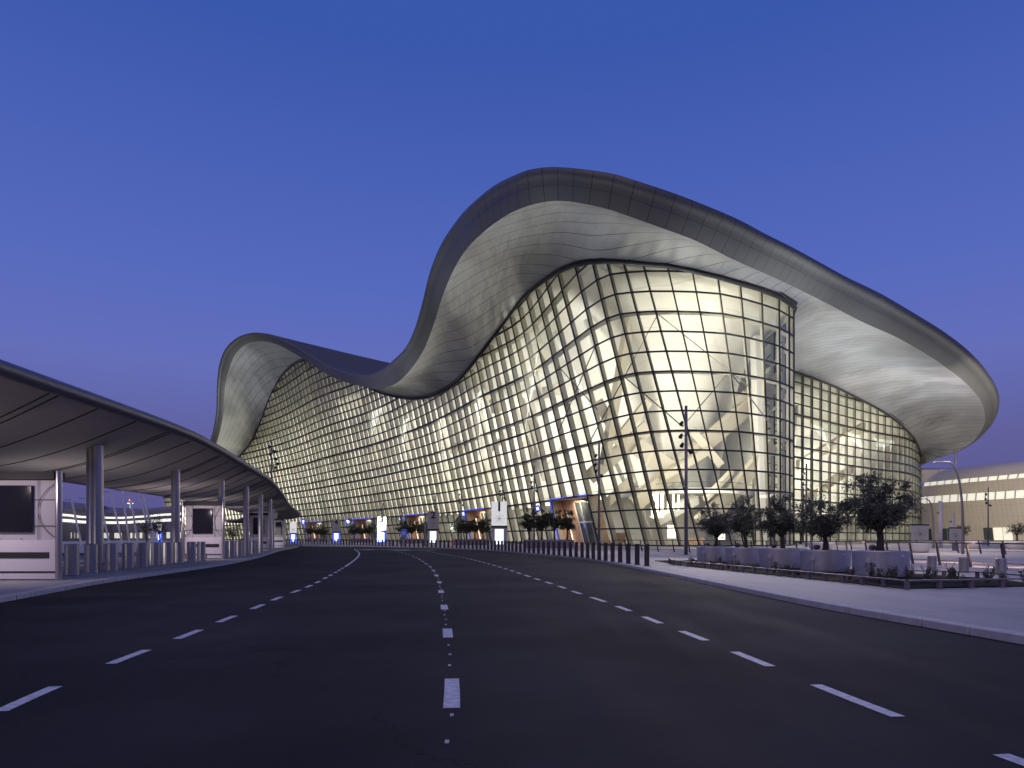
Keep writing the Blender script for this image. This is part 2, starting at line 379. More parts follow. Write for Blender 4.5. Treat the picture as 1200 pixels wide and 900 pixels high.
def line_obj(pts, y0, on, off, wd, solid=None):
    per = on+off; st = first(pts, y0) % per - per
    dashes(pts, st, on, off, wd, solid).build('lane_marking', M['paint'])['kind'] = 'structure'
line_obj(CL, 5.78, 1.05, 3.05, .15)
line_obj(LL, 7.75, 1.0, 1.1, .13, 36)
line_obj(RL, 5.63, 1.03, 1.02, .13)
mm = MB(); q_ = smooth_path(CL, .25)
for i in range(20, 190):
    yy = q_[i][1]
    if (yy-5.78) % 4.1 > 1.5 and i % 3 == 0: mm.box((q_[i][0]+random.uniform(-.02, .02), yy, .008), (.03, .04, .014))
mm.build('road_studs', M['paint'])['kind'] = 'structure'
m = MB()
for (x, y, s_) in ((GX(440, 84), 84, 1.), (GX(482, 82), 82, 1.)):
    m.poly([(x-2.6, y, .006), (x-.4, y-2.2, .006), (x-.4, y-.6, .006), (x+2.8, y-.6, .006), (x+2.8, y+.6, .006), (x-.4, y+.6, .006), (x-.4, y+2.2, .006)])
m.build('lane_marking', M['paint'])['kind'] = 'structure'
# ------------------------------------------------------------------ terminal
T = empty('terminal_building', (20, 120, .12))
tag(T, 'huge wave roofed terminal with glowing glass grid facade', 'terminal building')
C39 = [(150, 445), (200, 430), (260, 405), (300, 372), (345, 330), (380, 294), (440, 250), (500, 207), (556, 170), (620, 143), (655, 125.5), (676, 116.5), (693, 110.5), (715, 106), (740, 104.5), (764, 104), (803, 104.2), (842, 105), (890, 109.5), (912, 112.5), (930, 117)]
B00 = [(170, 450), (220, 432), (280, 405), (322, 375), (365, 337), (403, 301), (450, 257), (500, 219), (534, 203), (556, 189), (590, 168), (630, 147), (660, 133), (683, 124), (720, 116.5), (757, 111), (797, 107.3), (842, 106), (872, 107), (894, 108.3), (914, 111), (925, 114), (930, 117.5)]
P2B = [(655, 720), (669, 738), (687, 757), (705, 776), (721, 797), (740, 820), (762, 842), (789, 858), (816, 872), (844, 884), (869, 894), (893, 903), (912, 914), (924, 925), (930, 930)]
YT = [(187, 584), (220, 577), (250, 563), (270, 547), (284, 532), (297, 515), (307, 492), (315, 470), (327, 447), (342, 430), (360, 421), (375, 419), (392, 426), (410, 438), (425, 449), (437, 456), (465, 464.5), (482, 467), (500, 465.5), (515, 461), (533, 451), (552, 431), (569, 409), (591, 380), (615.5, 348), (634, 333), (651, 321), (667, 313), (684, 308.5), (701, 306.3), (724, 306.3), (743, 308), (787, 312), (813, 317.6), (843, 325), (869, 333), (895, 341), (917, 351), (930, 361)]
def tab(t, x): return float(herm([a for a, b in t], [b for a, b in t], x))
def lin(t, x): return float(np.interp(x, [a for a, b in t], [b for a, b in t]))
cols = [930, 924.5, 913, 893, 869, 844, 816, 789, 762, 740, 721, 705, 687, 669, 655.5]
SP = [(185, 3.3), (300, 3.7), (380, 4.2), (445, 5.0), (500, 6.2), (556, 7.7), (600, 9.8), (655, 12)]
while cols[-1] > 190: cols.append(cols[-1]-lin(SP, cols[-1]))
cols = cols[::-1]
C = []   # dicts: B (z=0), C (z=39), top z, tag
for p in cols:
    yc = tab(C39, p); c3 = np.array((GX(p, yc), yc, 39.))
    if p >= 655: pb = tab(P2B, p)
    else: pb = p + 8.2/yc*F + max(0, (p-600)/55)*12
    yb = tab(B00, pb); b3 = np.array((GX(pb, yb), yb, 0.))
    z = 8.
    while z < 95:
        q = b3+(c3-b3)*z/39; px = 600+F*q[0]/q[1]; py = HZ-F*(z-CH)/q[1]
        if py < tab(YT, max(px, 187)): break
        z += .05
    C.append(dict(b=b3, c=c3, z=z, w=0))
NM = len(C)
for x, y, z in ((49.6, 122, 41), (51.3, 128, 41.5), (52.6, 137, 42.5), (54, 148, 43.5), (57, 160, 44.5), (62.5, 172, 45.6), (69.5, 182, 46.6)):
    C.append(dict(b=np.array((x, y, 0.)), c=np.array((x, y, 39.)), z=z, w=1))
WT = [(924, 433), (931, 436), (952, 443), (975, 452), (1007, 468), (1033, 482), (1056, 499), (1063, 506), (1070.5, 515), (1076, 526), (1079, 537)]
WY = [(930, 190), (966, 202), (1003, 216), (1033, 227), (1060, 237), (1066, 241), (1072, 248), (1076, 256), (1079, 266)]
wp = [930]
while wp[-1] < 1052: wp.append(wp[-1]+lin([(930, 11.2), (1060, 7.6)], wp[-1]))
wp += [1060, 1065, 1069, 1072.5, 1075.5, 1077.5, 1079]
for p in wp:
    y = tab(WY, p); z = CH+(HZ-tab(WT, p))/F*y
    C.append(dict(b=np.array((GX(p, y), y, 0.)), c=np.array((GX(p, y), y, 39.)), z=z, w=2))
NC = len(C)
def cp(i, z): c = C[i]; return c['b']+(c['c']-c['b'])*z/39
def ctop(f):
    i = int(min(max(math.floor(f), 0), NC-2)); t = f-i
    return cp(i, C[i]['z'])*(1-t)+cp(i+1, C[i+1]['z'])*t
# inward vectors (to the core behind the glass)
def idx_px(p):
    for i in range(NM-1):
        if cols[i] <= p <= cols[i+1]: return i+(p-cols[i])/(cols[i+1]-cols[i])
    return 0 if p < cols[0] else NM-1
IN = [(0, (16, 14)), (idx_px(560), (20, 15)), (idx_px(655), (20, 14)), (idx_px(740), (13, 24)), (idx_px(842), (6, 27)), (idx_px(912), (-4, 25)), (NM, (-8, 19)), (NM+3, (-10, 8)), (NM+6, (-9, 15)), (NM+8, (-10, 18)), (NC-8, (-14, 17)), (NC-1, (-24, -2))]
def inward(f):
    return np.array((np.interp(f, [a for a, b in IN], [b[0] for a, b in IN]), np.interp(f, [a for a, b in IN], [b[1] for a, b in IN]), 0.))
def hin(i):
    v = inward(i); return v/np.linalg.norm(v)
# portals: which cells are doors
portal = {}
PORT = [(648, 697), (546, 575), (474, 499), (415, 437), (361, 380)]
def bpx(i): b = C[i]['b']; return 600+F*b[0]/b[1]
def mpx(i): q = cp(i, 5); return 600+F*q[0]/q[1]
prange = []
for a, b in PORT:
    ii = [i for i in range(NM-1) if mpx(i) >= a-2 and mpx(i+1) <= b+4]
    if len(ii) < 3: ii = list(range(ii[0]-1, ii[0]+3)) if ii else []
    prange.append((ii[0], ii[-1]+1))
    for i in ii: portal[i] = 1
# panes
cells = []
for i in range(NC-1):
    za, zb = C[i]['z'], C[i+1]['z']; k = 0
    while 3*k < max(za, zb):
        if not (i in portal and k < 3):
            z0 = 3*k if k else .15; p0, p1 = cp(i, min(z0, za)), cp(i+1, min(z0, zb)); p2, p3 = cp(i+1, min(3*k+3, zb)), cp(i, min(3*k+3, za))
            ctr = (p0+p1+p2+p3)/4; mid = hin(i)
            pr = [(600+F*q[0]/q[1], HZ-F*(q[2]-CH)/q[1]) for q in (p0, p1, p2, p3)]
            ar = abs(sum(pr[j][0]*pr[(j+1) % 4][1]-pr[(j+1) % 4][0]*pr[j][1] for j in range(4)))/2
            if i >= NM-1 and i < NM+8: ar = 0
            if i == NM-2: ar *= .3
            rr = random.uniform(-.012, .012), random.uniform(-.012, .012)
            jig = [mid*(rr[0]*3*(1 if j in (0, 3) else -1)+rr[1]*3*(1 if j < 2 else -1)) for j in range(4)]
            cells.append((ar, [p0+jig[0], p1+jig[1], p2+jig[2], p3+jig[3]]))
        k += 1
cells.sort(key=lambda c: -c[0])
for ar, q in cells[:100]:
    mm = MB(); mm.quad(*q); mm.build('glass_pane', M['glass'], T, world=True)
mm = MB()
for ar, q in cells[100:]: mm.quad(*q)
tag(mm.build('glass_panes', M['glass'], T, world=True), kind='stuff')
# mullions (dark cap outside, deep beige fin inside)
def member(mm, p, q, out, wd, dep_out, dep_in, mi_cap=0, mi_fin=1):
    """bar along p-q with rectangular section; cap on the outside, fin behind the glass"""
    p, q, out = Vector(p), Vector(q), Vector(out); t = (q-p).normalized(); s = t.cross(out).normalized()
    def bar(a, b, w_, mi):
        vs = [(p+s*w_/2*sx+out*o_) for sx, o_ in ((-1, a), (1, a), (1, b), (-1, b))]; ve = [v+(q-p) for v in vs]
        for j in range(4): mm.quad(vs[j], vs[(j+1) % 4], ve[(j+1) % 4], ve[j], mi)
    bar(dep_out, -.02, wd, mi_cap)
    if dep_in > 0: bar(-.03, -dep_in, wd*.8, mi_fin)
big = []; MU = []
for i in range(NC):
    z0 = 9. if (i in portal and i-1 in portal) else 0.
    c = C[i]; n = -hin(min(i, NC-2)); steps = 4 if i < NM else 1
    mm = MB(); zz = np.linspace(z0, c['z'], 2)
    scale = 1.0; wd = (.16 if i < idx_px(600) else .22) if i < NM else .26
    dep = 1.0 if i >= idx_px(655) and i < NM-3 else (1.25 if i < NM-3 else .7)
    if i < idx_px(655) and (i % 9 == 4): wd *= 1.7
    member(mm, cp(i, zz[0]), cp(i, zz[1]), n, wd, .16, dep)
    MU.append((c['z']*30/c['b'][1]*(0 if NM <= i < NM+7 else 1), mm))
MU.sort(key=lambda a: -a[0])
for s_, mm in MU[:100]: mm.build('mullion', [M['mullion'], M['fin']], T, world=True)
rest = MB()
for s_, mm in MU[100:]:
    n0 = len(rest.v); rest.v += mm.v; rest.f += [tuple(n0+a for a in f) for f in mm.f]; rest.m += mm.m
tag(rest.build('mullions', [M['mullion'], M['fin']], T, world=True), kind='stuff')
# transoms: one ring per storey line
kmax = int(max(c['z'] for c in C)//3)
for k in range(0, kmax+1):
    z = 3.*k if k else .2; mm = MB(); hh0 = .26
    for i in range(NC-1):
        if i in portal and k < 3:
            if mm.v: mm.build('transom', [M['mullion'], M['fin']], T, world=True); mm = MB()
            continue
        za, zb = C[i]['z'], C[i+1]['z']
        if z > max(za, zb):
            if mm.v: mm.build('transom', [M['mullion'], M['fin']], T, world=True); mm = MB()
            continue
        p, q = cp(i, z), cp(i+1, z)
        if z > za: t = (z-za)/(zb-za); p = p+(q-p)*t
        elif z > zb: t = (za-z)/(za-zb); q = p+(q-p)*t
        s_ = 1.0+min(.9, max(0, (p[1]-125)/170)); hh = hh0*(1.45 if k % 4 == 0 and p[1] > 150 else 1)
        member(mm, p+np.array((0, 0, .001*k)), q+np.array((0, 0, .001*k)), -hin(i), hh*s_, .15, 1.3 if k % 3 == 0 else 0)
    if mm.v: mm.build('transom', [M['mullion'], M['fin']], T, world=True)
# dark gasket trims along the top of the glass
for off, zz, r in ((.45, -.25, .34), (.75, .55, .14)):
    mm = MB(); mm.tube([ctop(f)-hin(f)*off+np.array((0, 0, zz)) for f in np.arange(0, NC-1.01, .5)], r, 6)
    mm.build('edge_trim', M['trim'], T, smooth=True, world=True)

# roof rim: outer px,py  inner px,py  Y  glass column px (or wall index)
R_ = [(205, 566, 212, 570, 376, 196), (232, 541, 240, 545, 352, 250), (246, 517, 253, 521, 338, 284), (253, 485, 261, 490, 327, 295), (254.5, 447, 264, 452, 316, 305), (257, 427, 268, 434, 309, 312),
 (265, 407.5, 276, 415, 301, 320), (277.5, 396, 288, 403.5, 295, 327), (292, 390.5, 300, 400.5, 289, 335), (310, 390.5, 315, 400.8, 281, 345), (325, 394, 328, 405, 273, 358), (342, 402.5, 344, 413.5, 263, 372),
 (367, 417.5, 367, 428.5, 248, 388), (392, 431, 390, 442, 233, 404), (417, 438, 415, 450.5, 218, 422), (435, 438, 434, 455, 206, 442), (450, 431, 450, 455, 195, 465), (462, 421, 466, 448, 184, 486),
 (475, 407.5, 482, 432, 172, 507), (485, 387.5, 497, 409, 160, 525), (494, 358, 509, 378, 147, 540), (504, 318, 517, 352, 134, 556), (516, 288, 527, 326, 124, 571), (534, 260, 541, 300, 114, 588),
 (556, 236, 562, 276, 103, 607), (580, 217, 582, 260, 96.5, 622), (604, 205, 604, 247, 91, 638), (620, 199, 622, 240.3, 88, 650), (640, 196, 642, 236, 86, 663), (664, 196.4, 662, 235.6, 84, 676),
 (696, 200, 690, 240, 82, 695), (720, 204, 712, 245, 81.5, 712), (743, 211, 733, 252, 81, 728), (787, 225.5, 775, 267, 82, 760), (830, 242, 815, 282, 84.5, 795), (867, 258, 850, 299.5, 88, 830),
 (895, 273, 878, 312.5, 92, 862), (925, 288, 907, 325, 97, 890), (960, 307, 940, 341, 105, 915), (987, 322, 968, 355, 112, 930), (1030, 343, 1008, 376, 126, NM+1), (1073, 368, 1050, 395, 143, NM+4),
 (1108, 390, 1083, 413.5, 160, NM+6), (1137, 413, 1112, 433, 177, NM+8.5), (1157, 436, 1135, 452, 193, NM+10.5), (1169, 457.5, 1149, 469, 206, NM+12.5), (1171, 473, 1153.5, 482, 216, NM+14.5), (1167, 489, 1154, 495, 226, NM+16.5),
 (1157, 504, 1148, 507.5, 236, NM+18), (1143, 517, 1137, 520, 244, NC-6), (1120, 530, 1116, 531.5, 251, NC-4), (1099, 537, 1097, 538, 257, NC-2.5), (1081, 544, 1080, 545, 264, NC-1)]
O3, I3, GI = [], [], []
tops = [cp(i, C[i]['z']) for i in range(NM)]; tpx = [600+F*t[0]/t[1] for t in tops]
for k, (ox, oy, ix, iy, Y, gx) in enumerate(R_):
    n_ = len(R_); thick = np.interp(k, [0, 12, 19, 26, 42, n_-1], [1.5, 2., 2.4, 2.6, 2.2, .4])
    O3.append(np.array(W(ox, oy, Y))); I3.append(np.array(W(ix, iy, Y+thick)))
    GI.append(gx if k >= 40 else float(np.interp(gx, tpx, range(NM))))
d = [0.]
for a, b in zip(O3, O3[1:]): d.append(d[-1]+float(np.linalg.norm(b-a)))
NS = 420; par = np.linspace(0, d[-1], NS)
Od = [herm(d, O3, x) for x in par]; Id = [herm(d, I3, x) for x in par]
Gd = [ctop(float(np.interp(x, d, GI))) for x in par]
# fascia: rounded upper lip then a broad lightly convex band
rows = []; uvs = []
for j in range(13):
    t = j/12; row = []; uv = []
    for s in range(NS):
        o_, i_ = Od[s], Id[s]; tg = Od[min(s+1, NS-1)]-Od[max(s-1, 0)]; tg = tg/np.linalg.norm(tg)
        dn = i_-o_; L = np.linalg.norm(dn); outv = np.cross(tg, dn/L); outv = outv/np.linalg.norm(outv)
        if np.dot(outv, o_) > 0: outv = -outv
        bl = (.05*math.sin(math.pi*t)+.07*math.sin(math.pi*min(1, t*3.3))*(t < .31))*L
        row.append(o_+dn*t+outv*bl); uv.append((par[s]/2.6, t))
    rows.append(row); uvs.append(uv)
mm = MB(); mm.grid(rows, uvs=uvs); mm.build('fascia', M['fascia'], T, smooth=True, world=True)
rows = []
for j in range(15):
    t = j/14
    rows.append([Id[s]*(1-t)+Gd[s]*t+np.array((0, 0, 1.0))*(1.6*math.sin(math.pi*t)) for s in range(NS)])
mm = MB(); mm.grid(rows); mm.build('soffit', M['soffit'], T, smooth=True, world=True)
# roof top: the rim carried back over the halls
rows = [[], [], [], []]
for s in range(NS):
    o_ = Od[s]; px = 600+F*o_[0]/o_[1]; k = float(np.interp(s, [NS*.45, NS*.72], [0, 1]))
    kk = float(np.interp(np.interp(par[s], d, range(len(R_))), [6, 10], [0, 1])); prox = np.array((.75*kk-.25*(1-kk), .66*kk+1*(1-kk), 0))*95
    back1 = o_+prox; back1[2] -= 3
    tgt = np.array((95, 235, 64.)) + (o_-np.array((100, 150, 45)))*np.array((.12, .12, 0))
    bk = back1*(1-k)+tgt*k
    k2 = float(np.interp(np.interp(par[s], d, range(len(R_))), [len(R_)-7, len(R_)-3], [0, 1])); bk = bk*(1-k2)+(o_+np.array((-35, 75, 30)))*k2
    for j in range(4):
        t = j/3; q = o_*(1-t)+bk*t; q[2] += k*9*math.sin(math.pi*t); q[2] -= (.0 if t == 0 else .25); rows[j].append(q)
mm = MB(); mm.grid(rows); mm.build('roof', M['rooftop'], T, smooth=True, world=True)

# interior shell, floor, columns, beams
SH = [(.0, 1.0, -.25), (.2, .97, 0), (.42, .9, 0), (.62, .78, 0), (.78, .6, 0), (.9, .38, 0), (.97, .16, 0), (1., 0, 0)]
rows = []
fs = np.arange(0, NC-1.01, .5)
for a, zf, dz in SH:
    rows.append([np.array((*(ctop(f)*1.)[:2], 0))*1.0+inward(f)*(.004+a*1.05)+np.array((0, 0, ctop(f)[2]*zf+.12)) for f in fs])
mm = MB(); mm.grid(rows)
for j_ in (0, -1):
    e_ = [r[j_] for r in rows]; mm.poly([*e_, (*e_[0][:2], .12)])
mm.build('interior_wall', M['cream'], T, smooth=True, world=True)
mm = MB()
mm.grid([[np.array((*cp(int(f), 0)[:2], .14)) for f in range(NC)], [np.array((*(cp(int(f), 0)+inward(f)*1.05)[:2], .14)) for f in range(NC)]])
mm.build('interior_floor', M['floor_in'], T, world=True)
mm = MB()   # mezzanine deck
for i in range(0, NC-1):
    a, b = cp(i, 9.5)+inward(i)*.45, cp(i+1, 9.5)+inward(i+1)*.45; a2, b2 = cp(i, 9.5)+inward(i)*.98, cp(i+1, 9.5)+inward(i+1)*.98
    for z, mi in ((9.2, 0), (10.0, 0)):
        mm.quad(*[(*p[:2], z) for p in (a, b, b2, a2)], mi)
    mm.quad((*a[:2], 9.2), (*b[:2], 9.2), (*b[:2], 10.0), (*a[:2], 10.0), 0)
    mm.quad((*a[:2], 11.0), (*b[:2], 11.0), (*b[:2], 11.08), (*a[:2], 11.08), 1)
mm.build('mezzanine_floor', [M['white_in'], M['mullion']], T, world=True)
rc = random.Random(3)
for i in list(range(3, NM-14, 9))+[NM+10, NM+16]:
    h = C[i]['z']*.86; base = cp(i, 0)+inward(i)*.55; top = cp(i, h)+inward(i)*.28
    for s_ in (-1, 1):
        if i > NM and s_ > 0: continue
        tdir = (cp(min(i+1, NC-1), 0)-cp(i-1, 0)); tdir = tdir/np.linalg.norm(tdir)
        tp = top+tdir*s_*5
        mm = MB(); mm.tube([(*base[:2], .14), tuple(base*.5+tp*.5), tuple(tp)], [.35, .5, .75], 8)
        mm.build('interior_column', M['white_in'], T, smooth=True, world=True)
# wide beams and stairs seen through the bulge
def slab(name, p, q, wd, th, mt):
    p, q = Vector(p), Vector(q); t = (q-p).normalized(); up = Vector((0, -.35, 1)); up = (up-t*up.dot(t)).normalized(); s = t.cross(up)
    mm = MB(); vs = []
    for e_ in (p, q):
        vs.append([e_+up*wd/2*a+s*th/2*b for a, b in ((-1, -1), (1, -1), (1, 1), (-1, 1))])
    for j in range(4): mm.quad(vs[0][j], vs[0][(j+1) % 4], vs[1][(j+1) % 4], vs[1][j])
    mm.quad(*vs[0]); mm.quad(*vs[1][::-1]); return mm.build(name, mt, T, world=True)
slab('beam', W(742, 592, 122), W(905, 452, 127), 3.0, 1.2, M['beam'])
slab('beam', W(738, 372, 119), W(708, 545, 121), 2.6, .9, M['beam'])
slab('beam', W(800, 560, 124), W(745, 522, 122), 3.2, 1.0, M['beam'])
slab('beam', W(840, 600, 122), W(905, 520, 122), 2.6, 1.0, M['beam'])
slab('beam', W(885, 395, 122), W(893, 640, 122), 2.2, 1.0, M['white_in'])
slab('staircase', W(765, 612, 117), W(815, 585, 121), 1.6, 1.6, M['white_in'])
for a_, b_, w_, m_ in (((690, 560, 125), (760, 500, 122), 2.6, 'beam'), ((700, 600, 124), (742, 560, 121), 1.5, 'beam'), ((775, 560, 121), (830, 528, 123), 1.4, 'beam'), ((815, 612, 119), (868, 566, 122), 1.8, 'beam'),
        ((845, 545, 124), (812, 505, 123), 1.4, 'beam'), ((860, 470, 125), (915, 440, 127), 1.5, 'beam'), ((720, 520, 122), (760, 470, 121), 1.6, 'beam'), ((700, 470, 121), (730, 520, 122), 1.8, 'beam'), ((826, 585, 117), (858, 552, 120), .9, 'beam'),
        ((640, 540, 150), (672, 500, 138), 1.8, 'beam'), ((560, 540, 195), (600, 505, 172), 1.5, 'beam'), ((600, 560, 172), (618, 500, 160), 1.4, 'beam'), ((500, 540, 235), (545, 520, 205), 2.6, 'beam'), ((430, 540, 280), (480, 520, 248), 3, 'beam')):
    slab('beam', W(*a_), W(*b_), w_, .8, M[m_])
slab('beam', W(935, 545, 203), W(1012, 500, 222), 3.0, 1.2, M['beam'])
slab('beam', W(942, 585, 204), W(1000, 548, 219), 2.6, 1.2, M['beam'])
slab('beam', W(610, 470, 158), W(640, 560, 150), 2.6, 1, M['beam'])
slab('beam', W(575, 480, 182), W(655, 455, 146), 2.4, 1, M['beam'])
for x_, y0_, y1_ in ((765, 578, 606), (770, 577, 608), (776, 578, 606), (783, 579, 600), (789, 579, 598), (795, 580, 598)):
    a = W(x_, y0_, 116); b = W(x_, y1_, 116); mm = MB(); mm.tube([a, b], .16 if x_ > 780 else .28, 8)
    mm.build('pendant_lamp', M['lamp'], T, smooth=True, world=True)
for (x0, y0, x1, y1) in ((771, 368, 690, 520), (771, 368, 880, 455), (730, 440, 800, 500), (855, 435, 800, 500), (855, 435, 905, 500), (700, 400, 655, 505), (655, 430, 700, 480)):
    Y0 = 106.0 if x0 > 720 else 113; Y1 = 106.5 if x1 > 720 else (118 if x1 < 680 else 111.5)
    mm = MB(); mm.tube([W(x0, y0, Y0+1), W(x1, y1, Y1+1.2)], .09, 6); mm.build('brace_rod', M['rope'], T, world=True)
# counters and low lit features at floor level behind the glass
for x_, wd, hh, mt in ((787, 2.2, 3.2, 'lamp'), (725, 4, 2.6, 'wood'), (815, 5, 1.6, 'wood'), (845, 2, 1.4, 'lamp')):
    p = W(x_, 640, 119); mm = MB(); mm.box((p.x, 119, .14+hh/2+.8*(mt == 'lamp')), (wd*.6, .6, hh*.7)); mm.build('counter', M[mt], T, world=True)

# entrance portals
for pi, (i0, i1) in enumerate(prange):
    a, b = cp(i0, 0), cp(i1, 0); at_, bt = cp(i0, 9), cp(i1, 9); n = (hin(i0)+hin(i1))/2
    E_ = empty('entrance_portal', tuple(a)); E_.parent = T; E_.location = Vector(a)-T.location
    dp = 2.6; off = Vector(a)
    def rel(p): return tuple(Vector(p)-off)
    z12 = np.array((0, 0, .13))
    mm = MB(); t_ = n*dp
    mm.quad(rel(a+z12), rel(at_), rel(at_+t_), rel(a+z12+t_)); mm.quad(rel(b+z12), rel(bt), rel(bt+t_), rel(b+z12+t_)); mm.quad(rel(at_), rel(bt), rel(bt+t_), rel(at_+t_))
    u = b-a
    def pt(s_, z_): return (a+t_+u*s_)+(at_-a)*(z_/9)*1.0*np.array((1, 1, 0))+np.array((0, 0, z_))
    for s0, s1, z0, z1, mi in ((0, .30, .1, 9, 0), (.30, 1, 8.3, 9, 0), (.86, 1, .1, 8.3, 0), (.30, .36, .1, 8.3, 0)):
        mm.quad(rel(pt(s0, z0)), rel(pt(s1, z0)), rel(pt(s1, z1)), rel(pt(s0, z1)), mi)
    mm.build('wood_lining', M['wood'], E_)
    mm = MB(); mm.quad(rel(pt(.36, .1)+n*.2), rel(pt(.86, .1)+n*.2), rel(pt(.86, 8.3)+n*.2), rel(pt(.36, 8.3)+n*.2)); mm.build('door_glass', M['door_glass'], E_)
    for s_ in (.36, .52, .69, .86):
        mm = MB(); mm.tube([rel(pt(s_, .1)-n*.05), rel(pt(s_, 8.3)-n*.05)], .10, 6); mm.build('door_frame', M['fin'], E_)
    mm = MB(); mm.tube([rel(pt(.36, 4.4)-n*.05), rel(pt(.86, 4.4)-n*.05)], .14, 6); mm.build('door_frame', M['fin'], E_)
    mm = MB(); q = -n*.3
    mm.tube([rel(a+z12+q), rel(at_+q+np.array((0, 0, .1))), rel(bt+q+np.array((0, 0, .1)))], .16, 6); mm.build('light_strip', M['blue_led'], E_)
    for s_ in (.12, .93):
        mm = MB(); mm.tube([rel(pt(s_, .3)-n*.25), rel(pt(s_, 7.)-n*.25)], .06, 6); mm.build('light_strip', M['lamp'], E_)
    c_ = (at_+bt)/2+n*1.5; c_[2] = 8.2
    area('portal_lamp', tuple(c_), tuple(c_-np.array((0, 0, 5))+n*2), 4, 2, 420, (1, .82, .6))
# glowing panels inside the glass, standing in for sign reflections on it
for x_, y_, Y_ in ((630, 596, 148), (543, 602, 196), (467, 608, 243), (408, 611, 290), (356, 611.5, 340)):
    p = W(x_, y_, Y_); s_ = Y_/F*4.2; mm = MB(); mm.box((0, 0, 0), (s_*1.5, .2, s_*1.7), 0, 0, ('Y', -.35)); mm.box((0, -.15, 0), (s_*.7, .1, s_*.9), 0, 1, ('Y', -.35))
    o = mm.build('sign_reflection', [M['blue_led'], M['lit_screen']], T); o.location = p-T.location-Vector((0, 0, 0))
# interior lamps: tall banks behind the glass washing the inner wall
def bank(f, frac, z, h, P, wd=12, col=(1, .955, .89)):
    b = cp(int(f), z)+inward(f)*frac; t = b+inward(f)
    area('hall_lamp', tuple(b), (t[0], t[1], z+6), wd, h, P, col)
for f in np.linspace(3, idx_px(630), 15): bank(f, .10, min(34, C[int(f)]['z']*.5), min(46, C[int(f)]['z']*.7), 9000, 20)
for f, P_ in ((idx_px(680), 500), (idx_px(715), 800), (idx_px(755), 1800), (idx_px(795), 2000), (idx_px(835), 2000), (idx_px(880), 1700)): bank(f, .12, 22, 34, P_, 10, (1, .94, .84))
for f in (NM+3, NM+10, NM+14, NM+18): bank(f, .15, 20, 30, 4000, 12, (1, .95, .85))
# uplights washing the big overhang, standing on the plaza in front of the wing
for x_, y_, tx, ty, P in ((59, 130, 61, 130, 2600), (68, 150, 71, 149, 2700), (80, 170, 84, 168, 2900), (96, 186, 99, 184, 2900), (112, 200, 115, 199, 2800), (130, 216, 130, 214, 1200),
                         (26, 95, 40, 95, 2600), (42, 103, 54, 104, 2600), (8, 100, 6, 96, 1500), (-12, 128, -14, 126, 1500), (-36, 165, -38, 165, 1700), (-50, 190, -52, 190, 2000), (-34, 172, -38, 186, 1500), (-112, 290, -116, 292, 2400), (-128, 318, -130, 320, 2000)):
    area('soffit_uplight', (x_, y_, .6), (tx, ty, 45), 1.6, 1.6, P, (.95, .97, 1), 1.15)
# ------------------------------------------------------------------ kerb-side bollards (right)
PZ = .12
def flat_bollard(name, mt, x, y, rz):
    o = empty(name, (x, y, PZ), rz)
    mm = MB(); mm.box((0, 0, .52), (.20, .20, 1.04)); mm.box((0, 0, 1.055), (.23, .23, .03)); b = mm.build('post', mt, o, bevel=.012)
    mm = MB(); mm.box((0, 0, .012), (.30, .30, .024)); mm.build('base_plate', M['steel_dark'], o)
    return o
BP = [(7.05, 35.7), (5.9, 44.5), (5.1, 50.5), (3.7, 57.5), (0.9, 69), (-3.5, 85), (-10, 100), (-22, 119), (-36, 141), (-55, 165), (-76, 190)]
path = smooth_path([(a*.925, b*.925) for a, b in BP], 1.5)
bproto = flat_bollard('bollard', M['bollard'], *path[0][:2], .1)
tag(bproto, 'slim dark bollard ending the long kerb row, nearest the camera', 'bollard', 'slim dark bollards along the right kerb')
first_copy = copy_tree(bproto)
for k in range(1, len(path)):
    p = path[k]
    if k == 39:
        o = flat_bollard('bollard', M['red'], p[0], p[1], .1); tag(o, 'the single red bollard in the long dark kerb row', 'bollard', 'slim dark bollards along the right kerb'); continue
    o = first_copy if k == 1 else copy_tree(bproto)
    t = path[min(k+1, len(path)-1)]-p; o.location = (p[0], p[1], PZ); o.rotation_euler.z = math.atan2(t[0], t[1])*-1 if k < len(path)-1 else 0
    if k == 1: tag(o, 'second slim dark bollard from the near end of the kerb row', 'bollard')
    elif k == 2: tag(o, 'third slim dark bollard from the near end of the kerb row', 'bollard')
    elif k < 36: tag(o, 'slim dark bollard in the right half of the long kerb row', 'bollard')
    else: tag(o, 'small distant bollard in the left half of the kerb row before the doors', 'bollard')
# ------------------------------------------------------------------ steel bollards on the left pavement
def steel_bollard(name, x, y, h, r, lab, grp, z=PZ):
    o = empty(name, (x, y, z))
    mm = MB(); mm.lathe((0, 0, 0), [(r*1.02, .0), (r, .02), (r, h-.03), (r*.9, h)], 20); mm.build('tube', M['steel'], o, smooth=False)
    mm = MB(); mm.lathe((0, 0, 0), [(r*1.25, 0), (r*1.25, .015)], 20); mm.build('base_ring', M['steel_dark'], o)
    tag(o, lab, 'bollard', grp); return o
LP_ = [(-17.6, 27.3), (-18.0, 29.2), (-18.2, 31.0), (-18.45, 32.8), (-18.8, 34.7), (-19.1, 36.5), (-19.4, 38.4), (-19.7, 40.3), (-20.0, 42.6), (-20.3, 44.6), (-21.0, 50), (-21.6, 52.5), (-22.0, 55), (-22.6, 58), (-23.2, 61), (-24.1, 64), (-25, 67), (-26.2, 71), (-27.6, 75), (-29, 79), (-30.4, 83), (-31.8, 87)]
LP_ = [(a*.92, b*.92) for a, b in LP_]
sb = steel_bollard('bollard', *LP_[0], 1.14, .24, 'wide brushed steel bollard beside the nearest booth post', 'wide steel bollards under the canopy')
